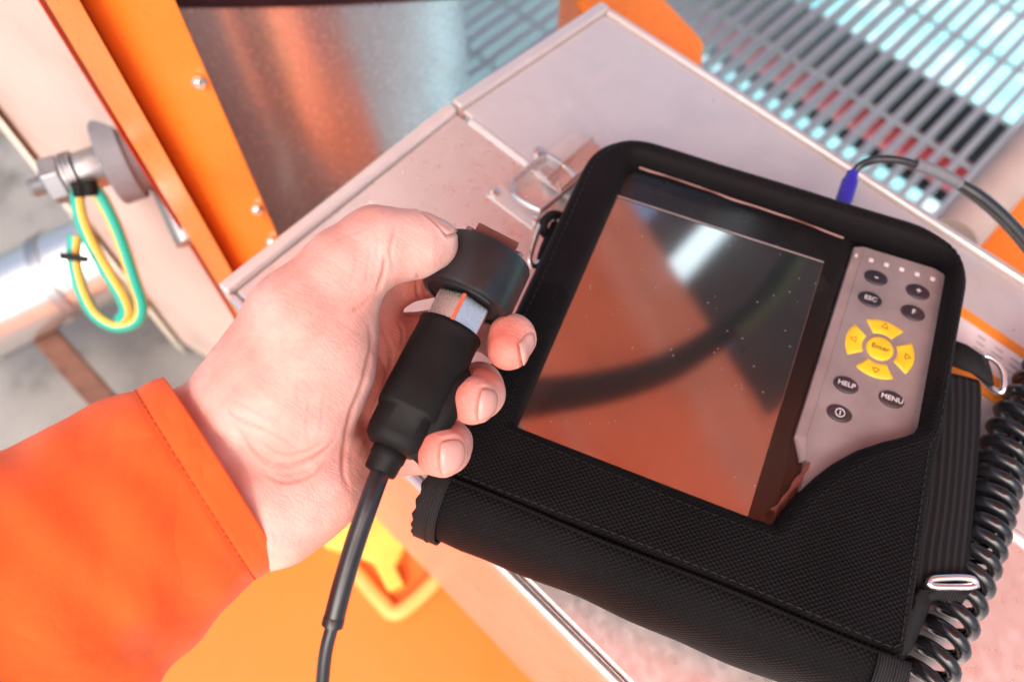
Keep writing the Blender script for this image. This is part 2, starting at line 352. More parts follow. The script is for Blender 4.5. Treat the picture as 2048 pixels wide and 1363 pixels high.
# orange column and beige column on the left
K1, K2, K3 = U(400, 510, .665), U(440, 500, .60), (lambda q: np.array([CC[0] + q * unit(ray(520, 388)[:2])[0], CC[1] + q * unit(ray(520, 388)[:2])[1], -.16]))(.388)
def back(p, d): q = unit(np.append(p[:2] - cxy, 0)); return p + q * d
ocol = thing('orange_column', 'upright orange steel column left of the tank', 'column', (K2[0], K2[1], FLOOR))
th = .012; nA = unit(np.append(np.array([-(K2 - K1)[1], (K2 - K1)[0]]), 0))
MB().prism([K1[:2], K2[:2], back(K2, .02)[:2], back(K1, .02)[:2]], FLOOR, .9).build('front_flange', M['orange'], ocol, smooth=False, bevel=.003)
q0 = back(K2, .022); MB().prism([q0[:2], K3[:2], back(K3, .016)[:2], back(q0, .03)[:2]], FLOOR, .9).build('web', M['orange'], ocol, smooth=False, bevel=.002)
MB().prism([back(K1, .024)[:2], (K1 + (K1 - K2) * .25 + (0, 0, 0))[:2], back(K1 + (K1 - K2) * .25, .02)[:2], back(K1, .05)[:2]], FLOOR, .9).build('edge_strip', M['orangedeep'], ocol, smooth=False)
# stiffener plate welded on the flange
s0 = U(300, 190, .585); s1 = U(372, 330, .60)
MB().add([U(262, 128, .60), U(330, 225, .585), U(345, 330, .585), U(300, 250, .61), U(268, 135, .62), U(336, 232, .605), U(351, 337, .605), U(306, 257, .63)],
         [(0, 1, 2, 3), (7, 6, 5, 4), (0, 4, 5, 1), (1, 5, 6, 2), (2, 6, 7, 3), (3, 7, 4, 0)]).build('stiffener', M['orange'], ocol, smooth=False, bevel=.004)
fdir = unit(np.append((K3 - q0)[:2], 0)); fn = np.cross(fdir, ZU); fn = fn if fn @ (CC - K3) > 0 else -fn
for i, z in enumerate((.06, -.06, -.10)):
    p = np.array([K3[0], K3[1], z]) - fdir * .006 + fn * .001
    MB().lathe(p, fn, [(.0045, 0), (.0045, .003), (.0025, .0032), (.0025, .005), (.002, .0052)], 6).build('bolt', M['chrome'], ocol, smooth=False)
P1 = U(36, 285, .76)
bcol = thing('beige_column', 'wide beige column at the left behind the earthing bolt', 'column', (P1[0], P1[1], FLOOR))
kb = back(K1, .05)
MB().prism([P1[:2], kb[:2], back(kb, .2)[:2], back(P1, .2)[:2]], FLOOR, .9).build('shaft', M['beige'], bcol, smooth=False, bevel=.02)
P0 = U(6, 262, .735); P1b = U(44, 290, .735)
MB().prism([P0[:2], P1b[:2], back(P1b, .02)[:2], back(P0, .02)[:2]], FLOOR, .9).build('corner_angle', M['cream'], bcol, smooth=False, bevel=.003)
a = U(330, 375, .66); b = U(372, 470, .66)
MB().tube([a + (b - a) * k for k in np.linspace(-.1, 1.15, 8)], .011, 16).build('conduit', M['zinc'], bcol)

# earthing bolt, its washers and the green and yellow wire
S0 = U(245, 318, .63); S1 = G(60, 377, S0[2]); ax = unit(S1 - S0); LS = np.linalg.norm(S1 - S0)
st = thing('earthing_bolt', 'bolt with nuts on a grey disc beside the orange column', 'bolt', S0)
MB().lathe(S0, ax, [(.012, -.05), (.020, -.030), (.031, -.004), (.0335, -.006), (.0335, .010), (.0325, .0115), (.012, .012)], 48).build('disc', M['greydisc'], st, ang=30)
MB().lathe(S0 + ax * .012, ax, [(.0155, 0), (.016, .001), (.016, .020), (.0145, .0215)], 32).build('spacer', M['zinc'], st)
h = .034
for k in range(3):
    MB().lathe(S0 + ax * h, ax, [(.0165, 0), (.0185, .0005), (.0185, .0022), (.0165, .0026)], 32).build('washer', M['zinc'], st); h += .0031
MB().lathe(S0 + ax * h, ax, [(.0165, 0), (.0190, .0015), (.0190, .0135), (.0165, .015)], 6).build('nut', M['zinc'], st, smooth=False, bevel=.0008); h += .0152
MB().lathe(S0 + ax * h, ax, [(.0078, 0)] + [(.0078 - .0006 * (k % 2), .001 * k) for k in range(1, max(4, int((LS - h) * 1000)))] + [(.006, LS - h)], 24).build('stud', M['zinc'], st)
t = NT('earth_wire'); u, v, _ = t.sep(t.coord('wuv')); k = t.rampv(t.math('SINE', t.math('ADD', t.math('MULTIPLY', u, 2 * math.pi / .0133), .6)), [(.45, 0), (.5, 1)])
k2 = k
M['earthwire'] = t.set(base=t.mix(k, (.008, .36, .27), (.82, .50, .07)), rough=.4)
def wire(pts, r): return MB().tube(spline([U(*p) for p in pts], 8), r, 16)
ew = thing('earthing_wire', 'green and yellow wire looped below the earthing bolt', 'wire', U(165, 372, .60))
wire([(178, 368, .607), (200, 392, .612), (225, 440, .62), (245, 490, .628), (268, 560, .64), (283, 610, .65), (272, 642, .655), (232, 652, .655), (190, 628, .65), (163, 580, .642), (148, 520, .634), (150, 470, .63)], .0052).build('outer_strand', M['earthwire'], ew)
wire([(158, 372, .607), (155, 400, .612), (163, 440, .618), (184, 490, .625), (215, 545, .634), (243, 592, .642), (252, 622, .648), (240, 640, .652)], .0052).build('inner_strand', M['earthwire'], ew)
a, b = U(119, 511, .622), U(178, 519, .622)
MB().box((a + b) / 2, np.linalg.norm(b - a), .0055, .010, (unit(b - a), unit(np.cross(unit(ray(150, 515)), unit(b - a))), unit(ray(150, 515)))).build('cable_tie', M['rubber'], ew, bevel=.001)
for p in ((158, 368), (178, 366)):
    MB().lathe(U(*p, .603), unit(U(p[0] + 4, p[1] + 20, .606) - U(*p, .603)), [(.0045, -.002), (.0058, -.001), (.0058, .008), (.0053, .009)], 20).build('lug', M['rubber'], ew)

# blurred plant behind the column
pp = thing('silver_pipe', 'silver clad pipe low at the left edge behind the wire loop', 'pipe', U(60, 570, .98))
MB().tube(spline([U(-160, 690, .98), U(20, 602, .98), U(135, 545, .98), U(230, 500, .98)], 6), .055, 32).build('cladding', M['nutsteel'], pp)
MB().tube([U(118, 556, .98), U(140, 545, .98)], .058, 32).build('collar', M['zinc'], pp)
rb = MB(); a, b = G(92, 672, -.50), G(250, 850, -.50); d_ = unit(b - a)
rb.box((a + b) / 2, np.linalg.norm(b - a), .030, .03, (d_, np.cross(ZU, d_), ZU)); tag(rb.build('rusty_bar', M['rust'], smooth=False, bevel=.003), 'rusty brown steel bar lying on the grey floor at the left', 'bar')

# yellow lifting eye on the deck
pe = thing('lifting_eye', 'yellow lifting eye with a pale angled bar on the orange deck', 'lifting eye', G(740, 1110, FLOOR))
poly = [G(x, y, FLOOR + .03)[:2] for x, y in ((640, 1085), (690, 1010), (770, 1010), (812, 1085), (790, 1130), (808, 1165), (775, 1180), (745, 1120))]
MB().prism(poly, FLOOR, FLOOR + .03).build('plate', M['yellow'], pe, smooth=False, bevel=.004)
MB().tube(spline([G(x, y, FLOOR + .012) for x, y in ((700, 1130), (760, 1200), (790, 1224), (830, 1200), (890, 1140))], 8), .010, 14).build('bar', M['paleorange'], pe)

# overhead things mirrored in the screen and the steel, partly added for those reflections
ZS = .05; CV = np.array([CC[0], CC[1], 2 * ZS - CC[2]])
def RF(x, y, h): P = G(x, y, ZS); return CV + (h - CV[2]) / (ZS - CV[2]) * (P - CV)
a, b = RF(1240, 398, 1.5), RF(1530, 860, 1.5); d_ = unit(b - a); side = unit(np.cross(d_, ZU)); side = side if side @ (RF(1100, 800, 1.5) - a) > 0 else -side
R_ = .30; c0 = a + side * (R_ * 1.02)
op = thing('overhead_pipe', 'large orange pipe overhead, mirrored in the screen', 'pipe', c0)
MB().lathe(c0, d_, [(R_, -1.2), (R_, 0), (R_, 1.6)], 160, lambda th, h: 1 + .016 * np.cos(9 * th)).build('barrel', M['orangetop'], op)  # ribs shaped in to give soft light bands in the mirrored orange
c1 = c0 + side * (R_ + .16) - ZU * .02
op2 = tag(MB().tube([c1 - d_ * 1.2, c1, c1 + d_ * 1.6], .15, 48).build('streak_pipe', M['orangetop']), 'smaller orange pipe added beside the large one overhead for an extra mirrored streak', 'pipe')  # added pipe, unseen: makes one more pale streak in the reflection
cn = thing('canopy', 'dark slatted canopy overhead, mirrored in the screen', 'canopy', RF(1550, 550, 1.9))
g0, g1 = RF(1335, 575, 1.9), RF(1490, 405, 1.9); gd = unit(g1 - g0); gs = np.cross(ZU, gd); gw = .012
gs = gs if gs @ (RF(1600, 700, 1.9) - g0) > 0 else -gs
def plank(c, l, w): return MB().box(c, l, w, .03, (gd, gs, ZU))
cm = (g0 + g1) / 2; LG = np.linalg.norm(g1 - g0)
for k in range(5):
    plank(cm + gs * (gw / 2 + .13 + .265 * k), 2.6, .26).build('slat', M['canopy'], cn, smooth=False, bevel=.004)
for k in range(1):
    plank(cm - gs * (gw / 2 + .10 + .205 * k), 2.6, .20).build('slat', M['canopy'], cn, smooth=False, bevel=.004)
sl = thing('streak_lamp', 'strip lamp added overhead to give the pale streak mirrored in the screen', 'lamp', cm - ZU * .06)
MB().box(cm - ZU * .04, LG * 1.0, .10, .045, (gd, gs, ZU)).build('housing', M['galv'], sl, smooth=False, bevel=.006)
tl_ = NT('lamp_diffuser'); tl_.set(base=(.8, .82, .85), rough=.4); tl_.b.inputs['Emission Color'].default_value = (.86, .93, 1, 1); tl_.b.inputs['Emission Strength'].default_value = .8
MB().box(cm - ZU * .075, LG * .94, .075, .022, (gd, gs, ZU)).build('diffuser', tl_.m, sl, smooth=False, bevel=.008)  # glowing box added in place of a roof gap to brighten the streak
NF = unit(ZU - N2 * (.010 / .186))
def RFL(x, y, h):                                              # what the sloping front lid mirrors
    P = G(x, y, .003); d = unit(P - CC); r = d - 2 * (d @ NF) * NF; return P + r * (h - P[2]) / r[2]
ga, gb = RFL(2020, 1050, 1.35), RFL(1600, 1420, 1.35); gd2 = unit(gb - ga); gm = (ga + gb) / 2
gs2 = unit(np.cross(gd2, ZU))
gird = thing('reflection_girder', 'unseen orange girder added overhead to redden the steel lid by reflection', 'girder', gm)
MB().box(gm, 2.6, 1.0, .02, (gd2, gs2, ZU)).build('bottom_flange', M['orangetop'], gird, smooth=False, bevel=.004)  # added out of view: reddens the lid's reflection and blocks sky glare
MB().box(gm + ZU * .161, 2.4, .02, .30, (gd2, gs2, ZU)).build('web', M['orangetop'], gird, smooth=False)
hs = [(1000, 800), (1075, 790), (1200, 772), (1330, 733), (1440, 668), (1530, 590), (1588, 500), (1604, 430), (1600, 330)]
hh = np.linspace(.85, 1.15, len(hs)); HP = spline([RF(x, y, z) for (x, y), z in zip(hs, hh)], 8)
hz_ = tag(MB().tube(HP, np.linspace(.036, .012, len(HP)), 16).build('hanging_neckstrap', M['rubber']), 'black tapering hose hanging overhead in an arc, mirrored in the screen', 'neckstrap')  # camera neck strap as an unseen tube, for the mirrored dark arc
k_ = int(len(HP) * .52); off = unit(RF(1640, 560, 1.0) - RF(1560, 520, 1.0)); MB().tube(HP[k_:] + off * .020 - ZU * .01, .010, 12).build('yellow_edge', M['olive'], hz_)

# ------------------------------------------------------------------ steel box
S_0, S_1, T_0, T_R, T_1, ZR = -.287, .55, -.038, .148, .2965, .010
def ztop(t): return ZR * (t - T_0) / (T_R - T_0) if t < T_R else ZR * (T_1 - t) / (T_1 - T_R)
sb = thing('steel_box', 'large stainless steel box under the black case', 'box', B(0, .13, FLOOR))
def plate(s0, s1, t0, t1, th, up=0.0):
    m = MB(); V = []
    for z in (0, -th):
        for s, t in ((s0, t0), (s1, t0), (s1, t1), (s0, t1)): V.append(B(s, t, ztop(t) + z + up))
    return m.add(V, [(0, 1, 2, 3), (7, 6, 5, 4)] + [(i, 4 + i, 4 + (i + 1) % 4, (i + 1) % 4) for i in range(4)])
plate(S_0 + .009, S_1, T_0 + .004, T_R - .002, .006).build('front_lid', M['steellid'], sb, smooth=False, bevel=.002)
plate(S_0 + .009, S_1, T_R + .002, T_1 - .004, .006).build('rear_lid', M['steel'], sb, smooth=False, bevel=.002)
plate(S_0, S_0 + .0085, T_0 - .001, T_R - .001, .016, .004).build('rim', M['steel'], sb, smooth=False, bevel=.002)
plate(S_0, S_0 + .0085, T_R + .001, T_1 + .002, .016, .004).build('rim', M['steel'], sb, smooth=False, bevel=.002)
plate(S_0 + .009, S_1, T_1 - .0035, T_1 + .002, .016, .003).build('rim', M['steel'], sb, smooth=False, bevel=.002)
plate(S_0 + .009, S_1, T_0 - .002, T_0 + .0035, .016, .0012).build('rim', M['steellid'], sb, bevel=.0026)
MB().tube([B(S_0 + .02, T_R, ZR - .001), B(.1, T_R, ZR - .001), B(S_1, T_R, ZR - .001)], .0030, 10).build('hinge_bead', M['steel'], sb)
m = MB().box(B((S_0 + S_1) / 2, T_0 + .005, -.19), S_1 - S_0 - .004, .006, .355, BAX); m.build('front_wall', M['steelredrefl'], sb, smooth=False, bevel=.001)
MB().box(B(S_0 + .004, (T_0 + T_1) / 2 + .003, -.19), .006, T_1 - T_0 - .012, .350, BAX).build('side_wall', M['steelredrefl'], sb, smooth=False, bevel=.001)
MB().box(B((S_0 + S_1) / 2, T_1 - .003, -.19), S_1 - S_0 - .016, .006, .350, BAX).build('rear_wall', M['steelredrefl'], sb, smooth=False, bevel=.001)
MB().box(B((S_0 + S_1) / 2 + .02, (T_0 + T_1) / 2 + .05, -.488), S_1 - S_0 - .2, T_1 - T_0 - .12, .224, BAX).build('pedestal', M['orangedeep'], sb, smooth=False, bevel=.002)
# latch
def quadplate(pts, z, th): return MB().prism([G(x, y, z)[:2] for x, y in pts], z - th, z)
lat = quadplate([(1055, 335), (1148, 262), (1190, 292), (1105, 362)], .013, .0015).build('latch', M['steel'], sb, smooth=False, bevel=.0004)
quadplate([(972, 388), (1000, 368), (1092, 432), (1066, 458)], .0095, .0022).build('keeper_plate', M['steel'], lat, smooth=False, bevel=.0006)
for x, y in ((990, 386), (1072, 440), (1076, 304)):
    MB().lathe(G(x, y, .010), ZU, [(.0034, 0), (.0034, .001), (.0026, .0022), (.0008, .0026)], 20).build('rivet', M['chrome'], lat)
lp = [(1024, 372), (1030, 358), (1086, 316), (1100, 314), (1148, 348), (1150, 362), (1090, 414), (1074, 418), (1030, 392)]
Q = [G(x, y, .016 if x < 1120 else .018) for x, y in lp]; P = spline(Q + [Q[0]], 6)[:-1]
MB().tube(P, .0019, 12, closed=True).build('bail', M['nutsteel'], lat)
lv = [(1062, 352), (1088, 334), (1118, 358), (1160, 322), (1196, 290), (1206, 298), (1150, 356), (1112, 386)]
quadplate([(1075, 340), (1094, 326), (1124, 350), (1102, 368)], .0175, .003).build('hook', M['nutsteel'], lat, smooth=False, bevel=.0007)
a, b = G(1106, 372, .017), G(1200, 288, .024); d_ = unit(b - a); s_ = unit(np.cross(ZU, d_))
lev = MB()
for sg in (-1, 1): lev.box((a + b) / 2 + s_ * sg * .006, np.linalg.norm(b - a), .0016, .006, (d_, s_, np.cross(d_, s_)))
lev.box((a + b) / 2 - ZU * .002, np.linalg.norm(b - a), .012, .0012, (d_, s_, np.cross(d_, s_)))
lev.build('lever', M['nutsteel'], lat, smooth=False, bevel=.0005)
# label stuck on the lid
def onlid(s0, s1, t0, t1, up, mat, nm, par, th=.0004):
    m = MB(); V = [B(s, t, ztop(t) + up - z) for z in (0, th) for s, t in ((s0, t0), (s1, t0), (s1, t1), (s0, t1))]
    return m.add(V, [(0, 1, 2, 3), (7, 6, 5, 4)] + [(i, 4 + i, 4 + (i + 1) % 4, (i + 1) % 4) for i in range(4)]).build(nm, mat, par, smooth=False)
sl0 = ss(1948, 640, .004)
T = [tt(2000, y, .004) for y in (664, 690, 766, 820)]
lab = onlid(sl0 - .02, sl0 + .16, T[3], T[0], .0012, M['labelo'], 'label', sb)
onlid(sl0 - .016, sl0 + .156, T[2], T[1], .0018, M['labelw'], 'white_field', lab)
for i in range(3):
    tl = T[1] + (T[2] - T[1]) * (.22 + .2 * i)
    for k in range(9):
        s_a = sl0 + .006 + k * .010 + random.uniform(0, .002); onlid(s_a, s_a + random.uniform(.004, .009), tl - .0004, tl + .0004, .0024, M['print'], 'print_line', lab) if not (i == 2 and k > 5) else None
#@@PART3
# ------------------------------------------------------------------ carrying case
WX, HY, ZF = .1025, .222, .060
def arc(cx, cy, r, a0, a1, n=10): return [(cx + r * math.cos(math.radians(a0 + (a1 - a0) * k / n)), cy + r * math.sin(math.radians(a0 + (a1 - a0) * k / n))) for k in range(n + 1)]
outer = arc(WX - .032, HY - .032, .032, 0, 90) + arc(-WX + .030, HY - .030, .030, 90, 180) + arc(-WX + .004, .004, .004, 180, 270, 4) + arc(WX - .004, .004, .004, 270, 360, 4)
inner = arc(.0835, .1985, .0105, 0, 90, 8) + arc(-.0730, .2020, .0070, 90, 180, 6) + arc(-.0775, .0400, .0025, 180, 270, 4) + \
        [(.0385, .0375), (.0415, .0385), (.0440, .0440), (.0500, .0595), (.0545, .0680), (.0600, .0765), (.0680, .0860), (.0775, .0940), (.0880, .1015), (.0925, .1055), (.0940, .1100)]
c_in = np.array([.008, .118])
def polar(poly, ang):
    out = []; n = len(poly)
    for a in ang:
        d = np.array([math.cos(a), math.sin(a)]); best = 1e9
        for i in range(n):
            p = np.array(poly[i]) - c_in; q = np.array(poly[(i + 1) % n]) - c_in; e = q - p; den = d[0] * e[1] - d[1] * e[0]
            if abs(den) < 1e-12: continue
            t = (p[0] * e[1] - p[1] * e[0]) / den; s = (p[0] * d[1] - p[1] * d[0]) / den
            if t > 0 and -1e-6 <= s <= 1 + 1e-6: best = min(best, t)
        out.append(best)
    return np.array(out)
NA = 420; ANG = np.sort(np.concatenate([np.linspace(0, 2 * math.pi, NA, endpoint=False)] + [[math.atan2(y - c_in[1], x - c_in[0]) % (2 * math.pi)] for x, y in inner + outer]))
ANG = ANG[np.insert(np.diff(ANG) > 1e-4, 0, True)]
ri, ro = polar(inner, ANG), polar(outer, ANG); wd = ro - ri; DX = np.stack([np.cos(ANG), np.sin(ANG)], 1)
sc = np.minimum(1, wd / .0175)
rows = [(ri, .0440), (ri + .0003, .0500), (ri + .0010 * sc, .0545), (ri + .0028 * sc, .0582), (ri + .0055 * sc, .0598), (ri + .0082 * sc, .0600)]
for k in (.25, .5, .75): rows.append((ri + .0082 * sc + (wd - .0165 * sc) * k, .0600))
rows += [(ro - .0083 * sc, .0600), (ro - .0052 * sc, .0597), (ro - .0030 * sc, .0588), (ro - .0013 * sc, .0570), (ro - .0002, .0540), (ro + .0002, .0505), (ro + .0013, .0492), (ro + .0014, .0475), (ro + .0003, .0462),
         (ro + .0004, .0390), (ro + .0016, .0300), (ro + .0008, .0170), (ro - .004, .0130)]
A = []
for r, z in rows:
    P = c_in + DX * r[:, None]
    zz = z + .0005 * np.sin(P[:, 0] * 95 + 1) * np.cos(P[:, 1] * 80) * (z > .055)
    A.append(np.column_stack([P, zz]))
A = np.array(A); arcl = np.concatenate([[0], np.cumsum(np.linalg.norm(np.diff(A, axis=0), axis=2).mean(1))])
uvs = A[:, :, :2].copy()
for i in range(len(rows)):
    if i >= 13: uvs[i] = A[12, :, :2] + DX * (arcl[i] - arcl[12])
case = thing('carrying_case', 'black fabric carrying case with a clear window on the steel box', 'case', (0, .11, .013))
cv = MB().grid(A, cv=True, uv=uvs).build('front_cover', M['fab'], case, ang=180)
cv.data.materials.append(M['fabpad'])
for p_ in cv.data.polygons:
    c_ = p_.center
    if c_[2] > .0435 and (c_[1] > .112 + .02 * (c_[0] > 0)): p_.material_index = 1
# smooth padded band along the left, top and right of the opening
sel = [i for i, a in enumerate(ANG) if True]
def stitches(path, nm, par, mat, step=.0040, ln=.0026, w=.00055, hgt=.0005):
    path = np.asarray(path); L = np.concatenate([[0], np.cumsum(np.linalg.norm(np.diff(path, axis=0), axis=1))]); m = MB(); s = 0
    while s + ln < L[-1]:
        p = [np.array([np.interp(x, L, path[:, k]) for k in range(3)]) for x in (s, s + ln)]
        d = unit(p[1] - p[0]); m.box((p[0] + p[1]) / 2, ln, w, hgt, (d, unit(np.cross(ZU, d)), unit(np.cross(d, np.cross(ZU, d))))); s += step
    o = m.build(nm, mat, par, smooth=False, bevel=.0002); o['kind'] = 'stuff'; return o
M['stitchgrey'] = plastic('worn_black_thread', (.009, .008, .009), .8, .1, 900, .15)
stitches([np.append(c_in + DX[i] * (ri[i] + .0078 * sc[i]), .0603) for i in list(range(len(ANG))) + [0]], 'stitching', cv, M['stitchgrey'], hgt=.0008)
stitches([np.append(c_in + DX[i] * (ro[i] - .0060 * sc[i]), .0602) for i in list(range(len(ANG))) + [0]], 'stitching', cv, M['thread'])
# bottom flap
PF = spline([(0, .0010, .0605), (0, -.003, .0605), (0, -.009, .0580), (0, -.0150, .0520), (0, -.0185, .0430), (0, -.0195, .0330), (0, -.0165, .0210), (0, -.009, .0135)], 5)
LF = np.concatenate([[0], np.cumsum(np.linalg.norm(np.diff(PF, axis=0), axis=1))])
xs = np.linspace(-.1035, .0975, 90); FA = []; FU = []
for x in xs:
    k = 1 + .035 * math.sin(x * 50) + .02 * math.sin(x * 131 + 2); taper = .90 + .10 * min(1, (x + .1035) / .02)
    FA.append([(x, p[1] * k * taper, .013 + (p[2] - .013) * (1 if x > -.09 else .99)) for p in PF]); FU.append([(x, l) for l in LF])
flap = MB().grid(FA, uv=FU).build('flap', M['fab'], case, solid=.0012, ang=180)
MB().tube([(x, .0008 + .0004 * math.sin(x * 60), .0612) for x in np.linspace(-.1, .1, 60)], .0009, 8).build('seam_piping', M['fab'], flap)
for x0, x1, g in ((-.1062, -.0955, 1.06), (.0905, .1030, 1.05)):
    BA = []; BU = []
    for x in np.linspace(x0, x1, 6):
        BA.append([(x + .0006 * math.sin(l * 900) * (x < -.105), p[1] * g - .0012 * (p[1] < .0005), .013 + (p[2] - .013) * 1.01 + .0006) for p, l in zip(PF, LF)]); BU.append([(x, l) for l in LF])
    MB().grid(BA, uv=BU).build('binding', M['web'], flap, solid=.0016, ang=180)
    stitches([((x0 + x1) / 2 + .001, p[1] * g - .0024, .0146 + (p[2] - .013) * 1.01) for p in PF[2:-4]], 'stitching', flap, M['thread'], .0032, .002)
# back board of the case
MB().prism([(c_in + DX[i] * (ro[i] - .002))[:2] for i in range(0, len(ANG), 6)], .0118, .0142).build('back_panel', M['fab'], case, smooth=False)
# clear vinyl window
WA = []
for f in np.linspace(.02, 1.012, 14):
    P = c_in + DX[::3] * (ri[::3] * f)[:, None]; WA.append(np.column_stack([P, .0515 + .00035 * np.sin(P[:, 0] * 60 + P[:, 1] * 40) - .0010 * (f > .98)]))
MB().grid(WA, cv=True).build('window', M['vinyl'], case, ang=180)
def ribbon(pts, w, z, seed):
    r = np.random.default_rng(seed); P = spline([(x, y, z) for x, y in pts], 16); m = []; 
    for i, p in enumerate(P):
        d = unit(P[min(i + 1, len(P) - 1)] - P[max(i - 1, 0)]); s = np.cross(ZU, d); ww = w * (.6 + .35 * math.sin(i * .31 + seed) * math.sin(i * .13 + 1)) * (1 + .12 * r.random())
        m.append([p + s * ww * k + ZU * .0008 * (1 - k * k) for k in (-1, -.5, 0, .5, 1)])
    return MB().grid(m)
ribbon([(-.0745, .2062), (-.045, .2056), (-.02, .2046), (.01, .2040), (.040, .2020)], .0009, .0522, 1).build('window_hem', M['vinylreflection'], case)
ribbon([(.0405, .0445), (.0440, .0530), (.0480, .0640), (.0505, .0730)], .0016, .0505, 2).build('window_hem', M['vinylreflection'], case)
# rings, loops and the hand strap
Q = [G(x, y, z) for x, y, z in ((1112, 432, .036), (1097, 432, .038), (1080, 452, .040), (1066, 490, .041), (1059, 518, .040), (1066, 532, .038), (1080, 520, .036), (1100, 470, .034))]
rg = MB().tube(spline(Q + [Q[0]], 8)[:-1], .0016, 12, closed=True).build('side_ring', M['chrome'], case)
MB().tube(spline([G(1140, 440, .034), G(1108, 428, .041), G(1088, 446, .0415), G(1092, 470, .036), G(1120, 470, .030)], 6), .0026, 10, sq=.6).build('ring_loop', M['web'], case)
MB().tube(spline([G(1110, 445, .036), G(1086, 500, .037), G(1082, 525, .036), G(1092, 520, .030)], 6), .0022, 10, sq=.6).build('ring_loop', M['web'], case)
rows_ = [((1790, 690), (1962, 742)), ((1800, 772), (1966, 786)), ((1800, 880), (1962, 888)), ((1790, 1000), (1952, 1008)), ((1770, 1090), (1945, 1098)), ((1760, 1160), (1938, 1164)), ((1740, 1185), (1934, 1190))]
LA = [G(*l, .027) for l, r in rows_]; RA = [G(*r, .029) for l, r in rows_]
LA, RA = spline(LA, 5), spline(RA, 5)
SA = [[l + (r - l) * k + ZU * (.0035 * math.sin(math.pi * k) - .004 * (k > .95)) for k in np.linspace(0, 1, 14)] for l, r in zip(LA[3:], RA[3:])]
SU = [[(k * .03, i * .006) for k in np.linspace(0, 1, 14)] for i in range(len(SA))]
hs_ = MB().grid(SA, uv=SU).build('hand_strap', M['elastic'], case, solid=.0022, ang=180)
Q = [G(x, y, z) for x, y, z in ((1856, 1166, .034), (1868, 1156, .0345), (1932, 1154, .0345), (1950, 1163, .034), (1940, 1172, .0335), (1872, 1172, .0335))]
MB().tube(spline(Q + [Q[0]], 8)[:-1], .0016, 12, closed=True).build('strap_buckle', M['chrome'], hs_)
Q = [[G(1838 + 104 * k, 1176 + 6 * math.sin(k * 9), .030 + .002 * math.sin(j)) + N2 * (-.0026 * j) + ZU * (.002 * math.cos(j * 1.3)) for k in np.linspace(0, 1, 16)] for j in range(4)]
MB().grid(Q).build('strap_fold', M['web'], hs_, solid=.0018, ang=180)
Q = [[G(x + dx, y, .040 - .006 * k) for k, dx in enumerate((-16, 0, 14))] for x, y in ((1852, 1178), (1840, 1215), (1822, 1260), (1806, 1296), (1794, 1306))]
MB().grid(Q).build('side_tab', M['web'], case, solid=.002, ang=180)
Q = [G(x, y, z) for x, y, z in ((1950, 722, .024), (1972, 712, .027), (1996, 726, .028), (2008, 752, .027), (2004, 782, .024), (1986, 778, .022), (1960, 750, .021))]
MB().tube(spline(Q + [Q[0]], 8)[:-1], .0017, 12, closed=True).build('side_ring', M['chrome'], case)
Q = [[G(x + dx, y + dy, z) for dx, dy in ((-8, -26), (0, 0), (4, 28))] for x, y, z in ((1900, 702, .030), (1940, 716, .032), (1966, 734, .031), (1980, 744, .026))]
MB().grid(Q).build('ring_loop', M['web'], case, solid=.002, ang=180)

# ------------------------------------------------------------------ the instrument inside the case
dv = thing('handheld_analyzer', 'handheld instrument with dark screen and grey keypad inside the case', 'instrument', (0, .11, .0145))
MB().prism([(-.092, .016), (.095, .016), (.0985, .03), (.0985, .195), (.088, .210), (-.082, .210), (-.092, .20)], .0146, .0435).build('body', M['bezel'], dv, smooth=False, bevel=.003)
bz = MB().prism([(-.0895, .018), (.0460, .018), (.0405, .088), (.0458, .207), (-.080, .2075), (-.0895, .198)], .0437, .0462).build('bezel', M['bezel'], dv, smooth=False, bevel=.0006)
MB().prism([(-.0865, .022), (.0310, .022), (.0345, .186), (-.0865, .186)], .0464, .0472).build('screen', M['screen'], dv, smooth=False, bevel=.0003)
MB().tube([(-.0865, .1872, .0468), (.0345, .1872, .0468)], .0004, 6).build('screen_edge', M['paneledge'], bz)
kp = [(.0520, .2035), (.0885, .2040), (.0945, .2020), (.0982, .1960), (.0982, .0250), (.0520, .0250), (.0492, .0745), (.0468, .0860)]
pn = MB().prism(kp, .0437, .0490).build('keypad', M['panel'], dv, smooth=False, bevel=.0005)
V = [(.0476, .2035, .0466), (.0520, .2035, .04915), (.0468, .0860, .04915), (.0423, .0850, .0466), (.0492, .0745, .04915), (.0475, .0738, .0466)]
V += [(x, y, .0440) for x, y, z in V]
MB().add(V, [(0, 1, 2, 3), (3, 2, 4, 5), (6, 9, 8, 7), (9, 11, 10, 8), (0, 3, 9, 6), (3, 5, 11, 9), (1, 0, 6, 7), (5, 4, 10, 11)]).build('panel_edge', M['paneledge'], pn, smooth=False, bevel=.0006)
def text(s, x, y, z, size, par, mat, squash=1.0):
    cu = bpy.data.curves.new('t', 'FONT'); cu.body = s; cu.size = size; cu.align_x = 'CENTER'; cu.align_y = 'CENTER'; cu.extrude = .00006; cu.offset = .00004
    tmp = bpy.data.objects.new('t', cu); col.objects.link(tmp); bpy.context.view_layer.update()
    me = bpy.data.meshes.new_from_object(tmp.evaluated_get(bpy.context.evaluated_depsgraph_get())); bpy.data.objects.remove(tmp)
    for v in me.vertices: v.co = (v.co.x * squash + x, v.co.y + y, v.co.z + z)
    me.name = 'lettering'; return finish('lettering', me, mat, par, smooth=False)
def oval(x, y, rx, ry, name, mat):
    th = np.arange(40) * 2 * math.pi / 40
    A = [[(x + rx * k * math.cos(t), y + ry * k * math.sin(t), z) for t in th] for k, z in ((1, .0488), (1, .0494), (.96, .0498), (.85, .05005), (.6, .0502), (.3, .05025), (.02, .05026))]
    return MB().grid(A, cv=True).build(name, mat, pn)
